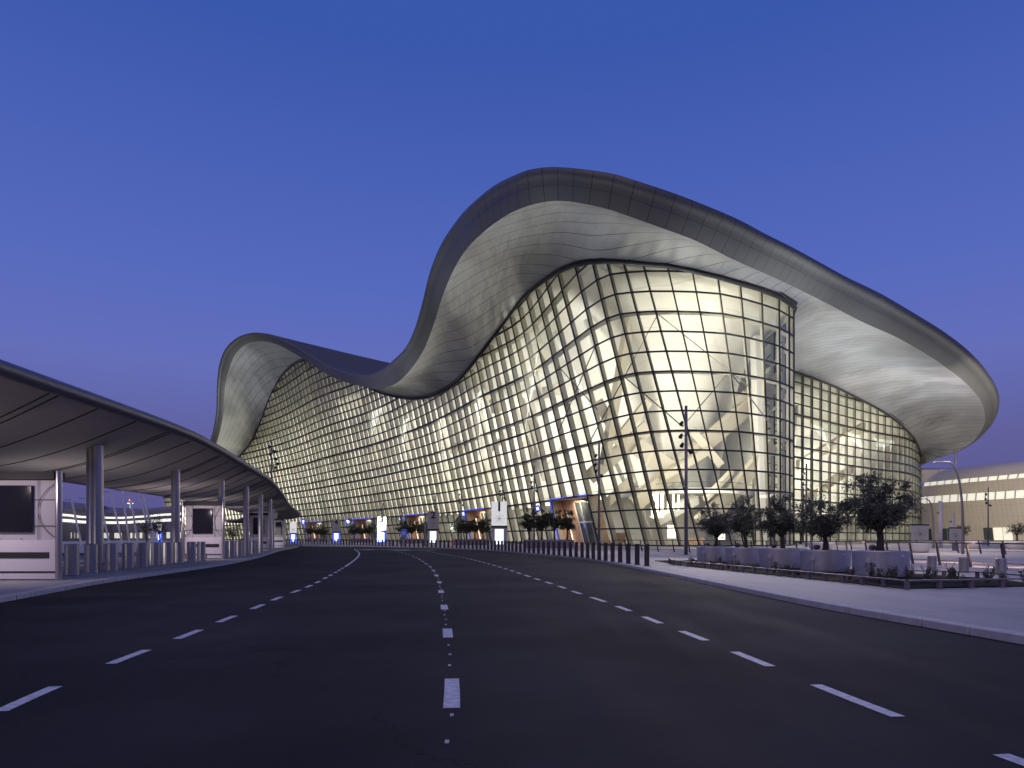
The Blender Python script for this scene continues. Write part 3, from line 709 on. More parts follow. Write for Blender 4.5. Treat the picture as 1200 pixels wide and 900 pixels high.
NAMES_B = ['wide steel bollard just left of the twin canopy columns', 'wide steel bollard just right of the twin canopy columns', 'wide steel bollard before the nearer white urn', 'wide steel bollard between the two white urns', 'wide steel bollard right of the two white urns', 'wide steel bollard near the second canopy column, left side']
for k, (x, y) in enumerate(LP_[1:]):
    o = copy_tree(sb); o.location = (x, y, PZ)
    tag(o, NAMES_B[k] if k < 6 else ('wide steel bollard around the second booth under the canopy' if k < 12 else 'small steel bollard among the far booths under the canopy'), 'bollard')
# isolated bollards on the far crossing
for k, (px, py) in enumerate(((330, 640), (354, 640.5), (366, 639.6), (373, 640), (386, 640.2), (396, 640), (459, 640), (473, 640.8), (498, 640.5))):
    Y = CH*F/(py-HZ+.01); Y = min(Y, 125); o = copy_tree(sb); o.location = (GX(px, Y), Y, PZ if px < 460 else PZ); o.scale = (.7, .7, 1)
    tag(o, 'small pale steel bollard standing alone on the far crossing', 'bollard', 'lone bollards on the far crossing')
# ------------------------------------------------------------------ left canopy
cn = empty('drop_off_canopy', (-20, 60, PZ)); tag(cn, 'long curved canopy with pale underside over the left drop off pavement', 'canopy')
FE = [(-13.6, 2, 6.0), (-13.9, 12, 6.0), (-14.1, 18.6, 6.0), (-14.35, 28.7, 5.95), (-15.0, 34, 5.9), (-16.9, 43.5, 5.85), (-19.2, 54, 5.8), (-23.2, 68.5, 5.7), (-27.7, 84, 5.6), (-31.0, 96, 5.55), (-33.6, 106, 5.5), (-36.8, 118, 5.5), (-43, 136, 5.45), (-52.5, 154, 5.4), (-61, 164, 5.3)]
BE = [(-26.8, 2, 4.9), (-26.4, 14, 4.9), (-26, 30, 4.85), (-25.9, 39, 4.75), (-26.8, 52, 4.7), (-29, 64, 4.7), (-31.5, 75, 4.75), (-34.4, 86, 4.7), (-38, 97, 4.65), (-42.5, 108, 4.6), (-49, 121, 4.55), (-56, 134, 4.6), (-62, 150, 4.8)]
nf = 160
fe = [herm(range(len(FE)), FE, x) for x in np.linspace(0, len(FE)-1, nf)]; be = [herm(range(len(BE)), BE, x) for x in np.linspace(0, len(BE)-1, nf)]
rows = []
for j in range(13):
    t = j/12; rows.append([f*(1-t)+b*t+np.array((0, 0, -.30*math.sin(math.pi*t)+.0)) for f, b in zip(fe, be)])
mm = MB(); mm.grid(rows); mm.build('underside', M['canopy_under'], cn, smooth=True, world=True)
rows = []
for j in range(9):
    t = j/8; rows.append([f*(1-t)+b*t+np.array((0, 0, .34*(1-t)+.16*t+.55*math.sin(math.pi*t))) for f, b in zip(fe, be)])
mm = MB(); mm.grid(rows); mm.build('roof', M['canopy_top'], cn, smooth=True, world=True)
mm = MB(); mm.tube([f+np.array((.02, 0, .17)) for f in fe], .23, 10); mm.build('rim', M['canopy_top'], cn, smooth=True, world=True)
mm = MB(); mm.tube([b+np.array((0, 0, .06)) for b in be], .11, 8); mm.build('rim', M['canopy_top'], cn, smooth=True, world=True)
mm = MB(); mm.tube([fe[-1]+np.array((0, 0, .1)), be[-1]+np.array((0, 0, .1))], .17, 8); mm.build('rim', M['canopy_top'], cn, smooth=True, world=True)
# seams of the underside run from the front rim obliquely back to the rear rim
yf = [f[1] for f in fe]; yb = [b[1] for b in be]
y = 6.0; k = 0
while y < 150:
    i = float(np.interp(y, yf, range(nf))); sh = np.interp(y, [0, 25, 60, 106, 150], [6.5, 7, 11, 9, 0])
    j = float(np.interp(y+sh, yb, range(nf)))
    for dd in ((0, .35) if k % 3 == 0 else (0,)):
        pts = []
        for q in range(13):
            t = q/12; ii = i*(1-t)+j*t+dd*1.2; a = herm(range(nf), fe, min(ii, nf-1)); b = herm(range(nf), be, min(ii, nf-1))
            pts.append(a*(1-t)+b*t+np.array((0, 0, -.30*math.sin(math.pi*t)-.005)))
        mm = MB(); mm.tube(pts, .026, 5); mm.build('seam', M['seam'], cn, world=True)
    y += 2.5; k += 1
def canopy_z(x, y):
    i = int(np.interp(y, yf, range(nf))); f, b = fe[i], be[i]; t = min(max((f[0]-x)/(f[0]-b[0]), 0), 1); return f[2]*(1-t)+b[2]*t-.3*math.sin(math.pi*t)
for x, y, r in ((-19.2, 31.6, .26), (-19.62, 31.9, .24), (-20.4, 41.4, .25), (-21.3, 50, .23), (-22.2, 57, .23), (-24.5, 66.5, .23), (-26.6, 75, .23), (-29.8, 84, .23), (-32.6, 93, .23), (-36, 104, .23), (-41, 117, .23), (-48, 132, .23), (-21, 12, .26)):
    x *= .92; y *= .92; r *= .92
    mm = MB(); mm.lathe((x, y, PZ), [(r*1.2, 0), (r*1.2, .05), (r, .06), (r, canopy_z(x, y)-PZ+.05)], 20); mm.build('column', M['steel'], cn, world=True)
# small bench rails at column feet
for px, py in ((99, 670), (228, 655.5)):
    p = W(px, py, (CH-PZ)*F/(py-HZ)); o = empty('low_rail', (p.x-.2, p.y, PZ)); tag(o, 'low metal rail in front of the %s canopy column' % ('twin' if px < 150 else 'second'), 'rail', 'low rails at the canopy columns')
    mm = MB(); mm.box((0.3, 0, .33), (1.5, .06, .05)); mm.build('bar', M['steel_dark'], o)
    for s_ in (-.35, .95): mm = MB(); mm.box((s_, 0, .16), (.06, .06, .31)); mm.build('leg', M['steel_dark'], o)
# ------------------------------------------------------------------ booths under the canopy
def booth(x0, x1, y, h, lab, depth=.34):
    x0 *= .92; x1 *= .92; y *= .92; h *= .94
    wd = x1-x0; o = empty('service_booth', ((x0+x1)/2, y, PZ)); tag(o, lab, 'booth', 'service booths under the canopy')
    mm = MB(); mm.box((0, depth/2, h*.19), (wd, depth, h*.36)); mm.build('base_panel', M['booth_white'], o, bevel=.01)
    mm = MB(); mm.box((-wd*.0, -.012, h*.23), (wd*.86, .03, h*.055)); mm.build('slot', M['black_matt'], o)
    mm = MB(); mm.box((0, -.006, h*.075), (wd*.99, .02, h*.016)); mm.build('groove', M['black_matt'], o)
    mm = MB(); mm.box((0, depth/2+.05, h*.645), (wd-.02, depth-.1, h*.55)); u = mm.build('upper_panel', M['booth_panel'], o, bevel=.01)
    # line drawing on the panel
    mm = MB(); yy = .047
    for a, b in (((-.5, .50), (.5, .50)), ((-.5, .74), (.5, .74)), ((.30, .37), (.30, .92)), ((-.30, .37), (-.30, .92))):
        mm.tube([(a[0]*wd, yy, a[1]*h), (b[0]*wd, yy, b[1]*h)], .011, 4)
    for cx, s_ in ((.72, -1), (-.72, 1), (0, 0)):
        if s_: mm.tube([(cx*wd+s_*wd*.42*math.cos(t), yy, .64*h+h*.30*math.sin(t)) for t in np.linspace(-1.05, 1.05, 14)], .011, 4)
        else: mm.tube([(wd*.12*math.cos(t), yy, .39*h+h*.06*math.sin(t)) for t in np.linspace(math.pi, 2*math.pi, 10)], .011, 4)
    mm.build('line_mural', M['inkline'], o)
    mm = MB(); mm.box((-wd*.02, .01, h*.655), (wd*.52, .06, h*.43)); sc_ = mm.build('screen', M['black'], o)
    mm = MB(); mm.box((0, depth/2-.05, h*.96), (wd+.1, depth+.2, h*.07)); mm.build('roof_band', M['black_matt'], o)
    for s_ in (-1, 1):
        mm = MB(); mm.lathe((s_*(wd/2+.12), -.02, 0), [(.10, 0), (.10, h*1.0)], 14); mm.build('corner_post', M['steel'], o)
    return o
booth(-19.3, -16.05, 24.0, 3.75, 'nearest booth with dark screen and line drawing, cut by the left frame edge')
booth(-23.1, -20.5, 48.2, 4.0, 'second booth from the camera with dark screen, behind the second column')
booth(-28.1, -26.1, 73, 4.1, 'third booth with dark screen and white base, farther along the canopy')
booth(-34.6, -33.1, 99, 4.2, 'farthest small booth at the end of the canopy')
# added unseen fill that brightens the fronts of the first two booths
area('booth_fill', (-16.6, 19.6, 3.2), (-16.6, 22.1, .7), 1.2, .3, 58, (1, .80, .86))
area('booth_fill', (-20.2, 41.8, 3.2), (-20.2, 44.3, .7), .8, .3, 60, (1, .82, .86))
# ------------------------------------------------------------------ sign totems
def digit(txt, size):
    cu = bpy.data.curves.new('digit', 'FONT'); cu.body = txt; cu.size = size; cu.align_x = 'CENTER'; cu.align_y = 'CENTER'; cu.extrude = .02; cu.offset = size*.03
    to = bpy.data.objects.new('tmp', cu); COL.objects.link(to); dg = bpy.context.evaluated_depsgraph_get()
    me = bpy.data.meshes.new_from_object(to.evaluated_get(dg)); bpy.data.objects.remove(to); bpy.data.curves.remove(cu)
    me.materials.clear(); me.materials.append(M['black_matt']); me.name = 'digit'; return me
def totem(px, Y, wd, h, txt, lit, lab, scr):
    x = GX(px, Y); o = empty('sign_totem', (x, Y, PZ), math.atan2(x, Y)*-.6); tag(o, lab, 'sign totem', 'numbered sign totems before the doors')
    mm = MB(); mm.box((0, .15, h*.5*.42), (wd, .34, h*.42)); mm.build('base', M['grey_sign'] if not scr == 'blue' else M['blue_panel'], o)
    mm = MB(); mm.box((0, .15, h*.445), (wd*1.05, .42, h*.045)); mm.build('band', M['black_matt'], o)
    mm = MB(); mm.box((0, .15, h*.73), (wd, .30, h*.53)); bd = mm.build('board', M['lit_white'] if lit else M['grey_sign'], o)
    mm = MB(); mm.box((0, -.04, h*.225), (wd*.55, .06, h*.33)); mm.build('screen', M['lit_screen'], o)
    mm = MB(); zc = h*.62
    for k in range(4):
        a = k*math.pi/4; mm.tube([(-math.cos(a)*wd*.36, -.012, zc-math.sin(a)*wd*.36), (math.cos(a)*wd*.36, -.012, zc+math.sin(a)*wd*.36)], .022, 4)
    mm.build('line_pattern', M['steel_dark'], o)
    if txt:
        d_ = bpy.data.objects.new('digit', digit(txt, h*.29)); COL.objects.link(d_); d_.parent = o; d_.location = (0, -.03, h*.875); d_.rotation_euler = (math.pi/2, 0, 0)
    return o
totem(585, 100, 2.25, 6.7, '1', True, 'tall white lit sign totem bearing the number 1', 'white')
totem(507.5, 137, 2.25, 6.7, '2', False, 'grey unlit sign totem bearing the number 2 over a glowing screen', 'white')
totem(447.5, 173, 2.25, 6.7, '3', True, 'white lit sign totem bearing the number 3', 'blue')
totem(394, 198, 2.2, 6.7, '4', False, 'grey unlit sign totem bearing the number 4 over a blue screen', 'blue')
totem(343.5, 180, 1.7, 5.6, '', True, 'leftmost small white and blue totem beside the canopy tip', 'blue')
# bus stop plate
x, Y = GX(473.5, 118), 118; o = empty('stop_sign', (x, Y, PZ)); tag(o, 'blue square stop sign on a thin dark pole', 'sign')
mm = MB(); mm.tube([(0, 0, 0), (0, 0, 2.9)], .07, 8); mm.build('pole', M['steel_dark'], o)
mm = MB(); mm.box((0, -.09, 2.15), (.92, .05, 1.35)); b = mm.build('plate', M['sign_blue'], o)
mm = MB()
for s_ in (-.17, .17):
    mm.lathe((s_, -.13, 2.42), [(.0001, -.08), (.07, -.04), (.07, .04), (.0001, .08)], 10); mm.poly([(s_-.13, -.13, 1.95), (s_+.13, -.13, 1.95), (s_+.08, -.13, 2.32), (s_-.08, -.13, 2.32)])
mm.build('symbol', M['paint'], o)
# ------------------------------------------------------------------ slender light poles
def light_pole(x, y, h, lab, r=.13, spots=True, tilt=0., grp='slender light poles along the plaza'):
    o = empty('light_pole', (x, y, PZ)); tag(o, lab, 'light pole', grp)
    mm = MB(); mm.tube([(0, 0, 0), (tilt*h, 0, h)], [r, r*.75], 10); mm.build('pole', M['steel_dark'], o, smooth=True)
    mm = MB(); mm.lathe((0, 0, 0), [(r*2, 0), (r*2, .04)], 12); mm.build('base_plate', M['steel_dark'], o)
    if spots:
        for k, (dx, dz) in enumerate(((-.35, .055), (-.4, .14), (-.3, .20), (.28, .245))):
            mm = MB(); z = h*(1-dz-.06); c = Vector((dx+tilt*z, 0, z)); d_ = Vector((.35 if dx > 0 else -.35, -.5, -.55)).normalized()
            mm.tube([c-d_*.16, c+d_*.22], [.10, .17], 10); mm.tube([(tilt*z, 0, z), tuple(c)], .03, 5); mm.build('spotlight', M['black_matt'], o)
    return o
light_pole(GX(804, 55), 55, 12.0, 'tallest slender light pole left of the olive planters', .15, True, .0)
light_pole(GX(702, 78), 78, 12.2, 'slender dark light pole at the right edge of the first entrance', .15)
light_pole(GX(626, 104), 104, 12.3, 'slender light pole behind the tree group right of totem 1', .15)
light_pole(GX(589, 124), 124, 12.3, 'slender light pole rising behind totem 1', .15)
light_pole(GX(540.5, 150), 150, 12.3, 'slender light pole between totems 1 and 2', .16)
light_pole(GX(511, 170), 170, 12.2, 'slender light pole just right of totem 2', .16)
light_pole(GX(471, 195), 195, 12.2, 'slender light pole beside the blue stop sign', .18)
light_pole(GX(449, 212), 212, 12.2, 'slender light pole rising behind totem 3', .18)
light_pole(GX(361, 225), 225, 9.5, 'slender light pole just right of the canopy tip', .16)
light_pole(GX(945, 100), 100, 12.2, 'slender light pole at the inner corner between bulge and wing', .16)
light_pole(GX(1158, 110), 110, 9.5, 'slender light pole before the beige building at right', .12)
light_pole(GX(498, 108), 108, 3.4, 'short bare post before totem 2', .12, False)
# spotlight mast over the canopy
o = empty('floodlight_mast', (-31, 88, PZ)); tag(o, 'dark mast with floodlight clusters rising over the canopy', 'mast')
mm = MB(); mm.tube([(0, 0, 0), (0, 0, 13.8)], [.14, .09], 8); mm.build('pole', M['steel_dark'], o)
for dx, dz in ((-.3, 13.2), (.35, 12.6), (-.2, 12.2), (.55, 11.6), (.8, 11.0), (.5, 10.5)):
    mm = MB(); mm.tube([(dx-.1, 0, dz), (dx+.12, -.15, dz-.16)], [.12, .2], 8); mm.tube([(0, 0, dz), (dx, 0, dz)], .03, 5); mm.build('floodlight', M['black_matt'], o)
# ------------------------------------------------------------------ trees
def tree(name, x, y, z, trunk_h, R, H, nleaf, lab, cat='tree', grp=None, leaf=.075, seed=0, flat=.9, lm='leaf', tr=.11, trunk_out=0.):
    rr = random.Random(seed); o = empty(name, (x, y, z)); tag(o, lab, cat, grp)
    mm = MB(); lean = (rr.uniform(-.06, .06), rr.uniform(-.05, .05))
    tp = Vector((lean[0], lean[1], trunk_h))
    mm.tube([(0, 0, -.05), (lean[0]*.2, 0, trunk_h*.3), tuple(tp*.7+Vector((.02, 0, 0))), tuple(tp)], [tr*1.35, tr, tr*.85, tr*.95], 9)
    ends = []; n1 = 7
    for k in range(n1):
        a = 2*math.pi*k/n1+rr.uniform(-.4, .4); el = rr.uniform(.35, 1.35); L = R*rr.uniform(.65, 1.05)
        d_ = Vector((math.cos(a)*math.cos(el), math.sin(a)*math.cos(el), math.sin(el)*H/R/1.6))
        e1 = tp+d_*L*.5+Vector((0, 0, .05)); e2 = tp+d_*L+Vector((rr.uniform(-.1, .1), rr.uniform(-.1, .1), .08))
        mm.tube([tuple(tp*.97), tuple(e1), tuple(e2)], [tr*.55, tr*.3, tr*.1], 5); ends += [e1, e2]
        for q in range(3):
            e3 = e1+Vector((rr.uniform(-1, 1), rr.uniform(-1, 1), rr.uniform(-.1, 1)))*R*.42; mm.tube([tuple(e1), tuple(e3)], [tr*.22, tr*.06], 4); ends.append(e3)
    mm.build('trunk', M['bark'], o, smooth=True)
    cz = trunk_h+H*.47; cl = []
    for k in range(30):
        while True:
            v = Vector((rr.uniform(-1, 1), rr.uniform(-1, 1), rr.uniform(-1, 1)))
            if .30 < v.length < 1: break
        v *= rr.uniform(.8, 1.12)
        cl.append((Vector((v.x*R, v.y*R, cz+v.z*H*.5)), R*rr.uniform(.12, .34), rr.uniform(.3, 1.6)))
    cl += [(e_, R*.25, 1) for e_ in ends]
    wts = [c[2]*c[1] for c in cl]; mm = MB()
    for k in range(nleaf):
        c, r_, _ = rr.choices(cl, wts)[0]
        p = c+Vector((rr.gauss(0, .43), rr.gauss(0, .43), rr.gauss(0, .40)))*r_
        if p.z < trunk_h*.82: continue
        a = Vector((rr.gauss(0, 1), rr.gauss(0, 1), rr.gauss(.3, .8))).normalized(); b = a.cross(Vector((rr.gauss(0, 1), rr.gauss(0, 1), rr.gauss(0, 1)))).normalized()
        l = leaf*rr.uniform(.7, 1.4); w_ = l*.34
        mm.quad(p-a*l/2, p+b*w_/2, p+a*l/2, p-b*w_/2)
    mm.build('crown', M[lm], o)
    return o
PL = [(GX(1032, 26.4), 26.4, 1.02, 'largest olive tree, rightmost of the planter row', 'rightmost large steel planter holding the biggest olive tree', 1.38, 2.2, 14000),
      (GX(967, 30.0), 30.0, .98, 'olive tree second from the right in the planter row', 'steel planter second from the right in the planter row', 1.12, 2.05, 9000),
      (GX(917.5, 33.6), 33.6, .94, 'olive tree in the middle of the planter row', 'middle steel planter of the planter row', 1.05, 2.15, 9000),
      (GX(874.5, 37.6), 37.6, .9, 'olive tree second from the left in the planter row', 'steel planter second from the left in the planter row', 1.1, 2.1, 8000),
      (GX(838.5, 42.0), 42.0, .9, 'leftmost olive tree of the planter row', 'leftmost steel planter of the planter row', 1.12, 2.05, 7500)]
for k, (x, y, h, tl, pl, R, H, nl) in enumerate(PL):
    x *= .92; y *= .92; R *= .93; H *= .94
    o = empty('tree_planter', (x, y, PZ)); tag(o, pl, 'planter', 'steel tree planters in the planting bed')
    rp_ = (31.5/F*y) if k == 0 else 28.5/F*y; rp_ = min(rp_, 1.06)
    h = [0, 0, 0, 0, 0][k]+(HZ+ -0 - (0) and 0) + {0: .92, 1: .88, 2: .90, 3: .88, 4: .88}[k]
    prof = [(rp_*.94, 0), (rp_*.96, .1), (rp_, h-.03), (rp_*.985, h), (rp_*.90, h), (rp_*.90, h-.12)]
    mm = MB(); n0 = len(mm.v); mm.lathe((0, 0, 0), prof[:-1]+[prof[-1]], 40)
    mm.v = [(v[0]*1.0, v[1]*.86, v[2]) for v in mm.v]; mm.build('shell', M['planter'], o, smooth=False)
    mm = MB(); mm.lathe((0, 0, h-.12), [(rp_*.84, 0), (rp_*.5, .06), (.2, .09)], 20); mm.v = [(v[0], v[1]*.86, v[2]) for v in mm.v]; mm.build('soil', M['soil'], o, smooth=True)
    mm = MB(); mm.box((-rp_*.80, -rp_*.60, h*.62), (.16, .12, .16)); mm.tube([(-rp_*.80, -rp_*.62, h*.6), (-rp_*.80, -rp_*.62, 0)], .022, 6); mm.build('control_box', M['booth_panel'], o, bevel=.01)
    mm = MB(); mm.box((rp_*.35, -rp_*.83, h*.82), (.10, .02, .05)); mm.build('tag_plate', M['booth_white'], o)
    tree('olive_tree', x+{0: -.02}.get(k, 0), y, PZ+h-.10, [.75, .62, .60, .62, .64][k], R, H, nl, tl, 'olive tree', 'olive trees in the steel planters', leaf=.105, seed=11+k, tr=[.13, .10, .10, .095, .095][k])
    # little floodlight clamped on the rim
    f_ = empty('uplight', (x-rp_*.55, y-.45, PZ+h)); tag(f_, ['small floodlight on the rim of the rightmost planter', 'small floodlight on the rim of the second planter from the right', 'small floodlight on the rim of the middle planter', 'small floodlight on the rim of the second planter from the left', 'small floodlight on the rim of the leftmost planter'][k], 'floodlight', 'floodlights on the planter rims')
    mm = MB(); mm.box((0, 0, .12), (.22, .12, .14), .3, 0, ('X', .6)); mm.build('lamp_head', M['steel_dark'], f_)
    mm = MB(); mm.box((0, 0, .03), (.05, .05, .08)); mm.build('bracket', M['steel_dark'], f_)
# planting bed with low rail
bed = [(a*.92, b*.92) for a, b in [(9.0, 36.5), (11.45, 19.9), (16.4, 21.0), (17.4, 24.6), (15.9, 29.5), (13.9, 38), (12.6, 45), (9.2, 44)]]
m = MB(); m.prism(bed[::-1], PZ-.05, PZ+.03); tag(m.build('planting_bed', M['soil']), kind='structure')
rl = empty('edging_rail', (11.4, 19.8, PZ)); tag(rl, 'low dark bench rail round the olive planting bed', 'rail')
seq = [(a*.92, b*.92) for a, b in [(9.9, 43.0), (8.8, 37.2), (11.4, 19.7), (16.9, 21.0), (16.9, 24.8), (13.2, 26.6)]]
for k in range(len(seq)-1):
    a, b = Vector((*seq[k], PZ)), Vector((*seq[k+1], PZ)); d_ = b-a; L = d_.length; ang = math.atan2(d_.y, d_.x)
    mm = MB(); c = (a+b)/2; mm.box((c.x, c.y, PZ+.235), (L+.02*k, .15, .035), ang); mm.build('top_rail', M['bronze_rail'], rl, world=True)
    n_ = max(2, int(L/.88))
    for q in range(n_+(k == len(seq)-2)):
        p = a+d_*(q/n_); mm = MB(); mm.box((p.x, p.y, PZ+.108), (.12, .08, .215), ang); mm.build('leg', M['bronze_rail'], rl, world=True)
rr = random.Random(5)
def shrub(x, y, h, lab, seed):
    q = random.Random(seed); o = empty('small_shrub', (x, y, PZ+.03)); tag(o, lab, 'shrub', 'low shrubs in the planting bed'); mm = MB(); st = MB()
    for k in range(7):
        a = q.uniform(0, 6.28); l = h*q.uniform(.6, 1.1); tip = Vector((math.cos(a)*h*.35, math.sin(a)*h*.35, l)); st.tube([(0, 0, 0), tuple(tip)], [.008, .004], 4)
        for j in range(26):
            t = q.uniform(.15, 1); p = tip*t+Vector((q.gauss(0, .03), q.gauss(0, .03), q.gauss(0, .03))); u = Vector((q.gauss(0, 1), q.gauss(0, 1), q.gauss(.8, .6))).normalized(); b = u.cross(Vector((q.random(), q.random(), q.random()))).normalized()
            mm.quad(p-u*.035, p+b*.014, p+u*.035, p-b*.014)
    mm.build('foliage', M['leaf'], o); st.build('stem', M['bark'], o); return o
sp0 = None; spots = []
for k in range(34):
    t = rr.random(); 
    if k < 18: x = 9.4+(11.7-9.4)*t+rr.uniform(0, .35); y = 37-(37-21.2)*t
    else: x = rr.uniform(12.4, 16.2); y = rr.uniform(21.0, 24.0)
    x *= .92; y *= .92; spots.append((x, y, rr.uniform(.18, .36)))
for k, (x, y, h) in enumerate(spots):
    lb = 'small leafy shrub behind the front rail of the planting bed' if k < 18 else 'small leafy shrub right of the biggest planter in the bed'
    if k < 4: shrub_o = shrub(x, y, h*1.1, lb, k); 
    else:
        src = [o_ for o_ in bpy.data.objects if o_.name.startswith('small_shrub')][k % 4]; o = copy_tree(src); o.location = (x, y, PZ+.03); o.rotation_euler.z = k*1.3; o.scale = (1, 1, .8+.5*rr.random()); o['label'] = lb
# steel bollards and railing at right
for k, (px, py, lab) in enumerate(((1092, 668.5, 'stout steel bollard left of three before the railing'), (1129.5, 671, 'stout steel bollard in the middle of three before the railing'), (1173, 674, 'stout steel bollard at right, nearest the frame edge'), (1056, 664, 'stout steel bollard half hidden beside the rightmost planter'))):
    Y = CH*F/(py-HZ)*.92; o = empty('bollard', (GX(px, Y), Y, PZ)); tag(o, lab, 'bollard', 'stout steel bollards by the railing')
    mm = MB(); mm.lathe((0, 0, 0), [(.175, 0), (.175, .60), (.165, .615)], 24); mm.build('tube', M['steel'], o)
    mm = MB(); mm.lathe((0, 0, 0), [(.22, 0), (.22, .015)], 24); mm.build('base_ring', M['steel_dark'], o)
def railing(pts, step, h, lab, thick=.05):
    p = smooth_path(pts, step); o = empty('railing', (p[0][0], p[0][1], PZ)); tag(o, lab, 'railing', 'railings of slanted posts on the plaza')
    mm = MB(); mm.tube([(q[0], q[1], PZ+h) for q in smooth_path(pts, .6)], thick*.7, 6); mm.build('handrail', M['bollard'], o, world=True)
    mm = MB(); mm.tube([(q[0]+.05, q[1], PZ+.25) for q in smooth_path(pts, .6)], .018, 5); mm.build('lower_cable', M['steel_dark'], o, world=True)
    for i, q in enumerate(p[:98]):
        t = p[min(i+1, len(p)-1)]-p[max(i-1, 0)]; t = t/np.linalg.norm(t); a = Vector((q[0], q[1], PZ)); b = a+Vector((-t[0]*-.28, -t[1]*-.28, h))
        mm = MB(); s_ = Vector((-t[1], t[0], 0))*.03; w0 = Vector((t[0], t[1], 0))*.075; w1 = w0*.55
        lo = [a-w0-s_, a+w0-s_, a+w0+s_, a-w0+s_]; hi = [b-w1-s_, b+w1-s_, b+w1+s_, b-w1+s_]
        mm.poly(lo[::-1]); mm.poly(hi)
        for j in range(4): mm.quad(lo[j], lo[(j+1) % 4], hi[(j+1) % 4], hi[j])
        mm.build('post', M['bollard'], o, world=True)
railing([(22.5, 19), (21.6, 27), (21.2, 35), (20.8, 44), (19.5, 55), (15.5, 65), (10.5, 72)], 2.1, 1.12, 'nearer railing of slanted posts curving past the olive planters')
railing([(46, 38), (42, 50), (39, 66), (36, 82)], 2.4, 1.12, 'farther railing of slanted posts on the bright plaza')
# ------------------------------------------------------------------ beige building at right
pb = empty('pier_building', (150, 235, PZ)); tag(pb, 'long low beige building with two lit window bands at the right edge', 'building')
PX = [(1059, 283), (1069, 276), (1100, 262), (1140, 248), (1170, 239), (1200, 230), (1250, 218), (1320, 204)]
pp = [(GX(a, b), b) for a, b in PX]; pp = smooth_path(pp, 3.6)
nrm = []
for i in range(len(pp)):
    t = pp[min(i+1, len(pp)-1)]-pp[max(i-1, 0)]; t = t/np.linalg.norm(t); nrm.append(np.array((-t[1], t[0])) if -t[1]*0+t[0] > 0 else np.array((t[1], -t[0])))
SEC = [(0, 0), (0.1, 8), (.6, 15), (.9, 17.7), (1.7, 21.9), (2.2, 23.4), (4.2, 25.6), (7.2, 27.4), (12, 28.8), (20, 29.4), (34, 28.0)]
def sec(i, z_idx): dd, z = SEC[z_idx]; return (pp[i][0]+nrm[i][0]*dd, pp[i][1]+nrm[i][1]*dd, z)
def band(j0, j1):
    mm = MB(); mm.grid([[sec(i, j) for i in range(len(pp))] for j in range(j0, j1+1)], uvs=[[(i*3.6, SEC[j][1]+SEC[j][0]*.6) for i in range(len(pp))] for j in range(j0, j1+1)]); return mm
band(0, 2).build('wall', M['pier'], pb, smooth=True, world=True)
band(3, 4).build('wall', M['pier'], pb, smooth=True, world=True)
band(5, 10).build('roof', M['pier'], pb, smooth=True, world=True)
mm = MB(); mm.poly([sec(0, j) for j in range(11)]+[(pp[0][0]+nrm[0][0]*34, pp[0][1]+nrm[0][1]*34, 0)]); mm.build('end_wall', M['pier'], pb, world=True)
for j in (2, 4):
    for i in range(len(pp)-1):
        mm = MB(); a, b, c, d_ = [Vector(sec(*q)) for q in ((i, j), (i+1, j), (i+1, j+1), (i, j+1))]
        nn = Vector((*nrm[i], 0))*.5; e_ = (b-a)*.04; mm.quad(a+nn+e_, b+nn-e_, c+nn-e_, d_+nn+e_); mm.quad(a-e_*.0, a+e_, d_+e_, d_, 1); mm.build('window', [M['lit_window'], M['trim']], pb, world=True)
for i in range(len(pp)-1):
    if i % 5 in (0, 4) and i > 4: continue
    mm = MB(); a = np.array(sec(i, 0)); b = np.array(sec(i+1, 0)); nn = -np.array((*nrm[i], 0))*.12; sh = (b-a)*.12
    mm.quad(a+nn+(0, 0, .6)+sh*1.2, b+nn+(0, 0, .6)+sh*.6, b+nn+(0, 0, 5.0)-sh*.5, a+nn+(0, 0, 5.0)+sh*.1)
    mm.build('window', M['lit_window'] if i in (9, 10, 12, 13, 16) else M['door_glass'], pb, world=True)
area('pier_floodlight', (105, 180, 24), (150, 250, 20), 10, 2, 24000, (1, .90, .78))
area('pier_floodlight', (150, 160, 24), (178, 228, 20), 10, 2, 18000, (1, .90, .78))
# roof stub and curved street lamps
o = empty('roof_mast', (GX(1120, 250), 250, 28)); tag(o, 'short striped mast on the beige building roof', 'mast'); mm = MB(); mm.tube([(0, 0, 0), (0, 0, 6)], .35, 8); mm.build('pole', M['steel_dark'], o); mm = MB(); mm.tube([(0, 0, 6), (0, 0, 7)], .55, 8); mm.build('cap', M['grey_sign'], o)
def street_lamp(x, y, pts, lab, grp, mt='steel_dark', r=.09):
    o = empty('street_lamp', (x, y, PZ)); tag(o, lab, 'street lamp', grp); mm = MB(); sm = smooth_path(pts, .5)
    mm.tube([tuple(p) for p in sm], list(np.linspace(r*1.5, r*.8, len(sm))), 8); mm.build('pole', M[mt], o, smooth=True)
    e_ = pts[-1]; mm = MB(); mm.box((e_[0]-.35, e_[1], e_[2]-.02), (.9, .28, .10)); mm.build('lamp_head', M['steel_dark'], o, bevel=.02)
    return o
street_lamp(GX(1128, 58), 58, [(0, 0, 0), (0, 0, 3), (-.15, 0, 5.2), (-.55, 0, 7.0), (-1.0, 0, 7.75), (-1.6, 0, 7.8)], 'nearest curved arm street lamp before the beige building', 'curved street lamps by the beige building')
street_lamp(GX(1094, 88), 88, [(0, 0, 0), (0, 0, 3), (-.1, 0, 4.6), (-.4, 0, 5.9), (-.8, 0, 6.35), (-1.5, 0, 6.35)], 'smaller farther curved arm street lamp behind the sign boards', 'curved street lamps by the beige building')
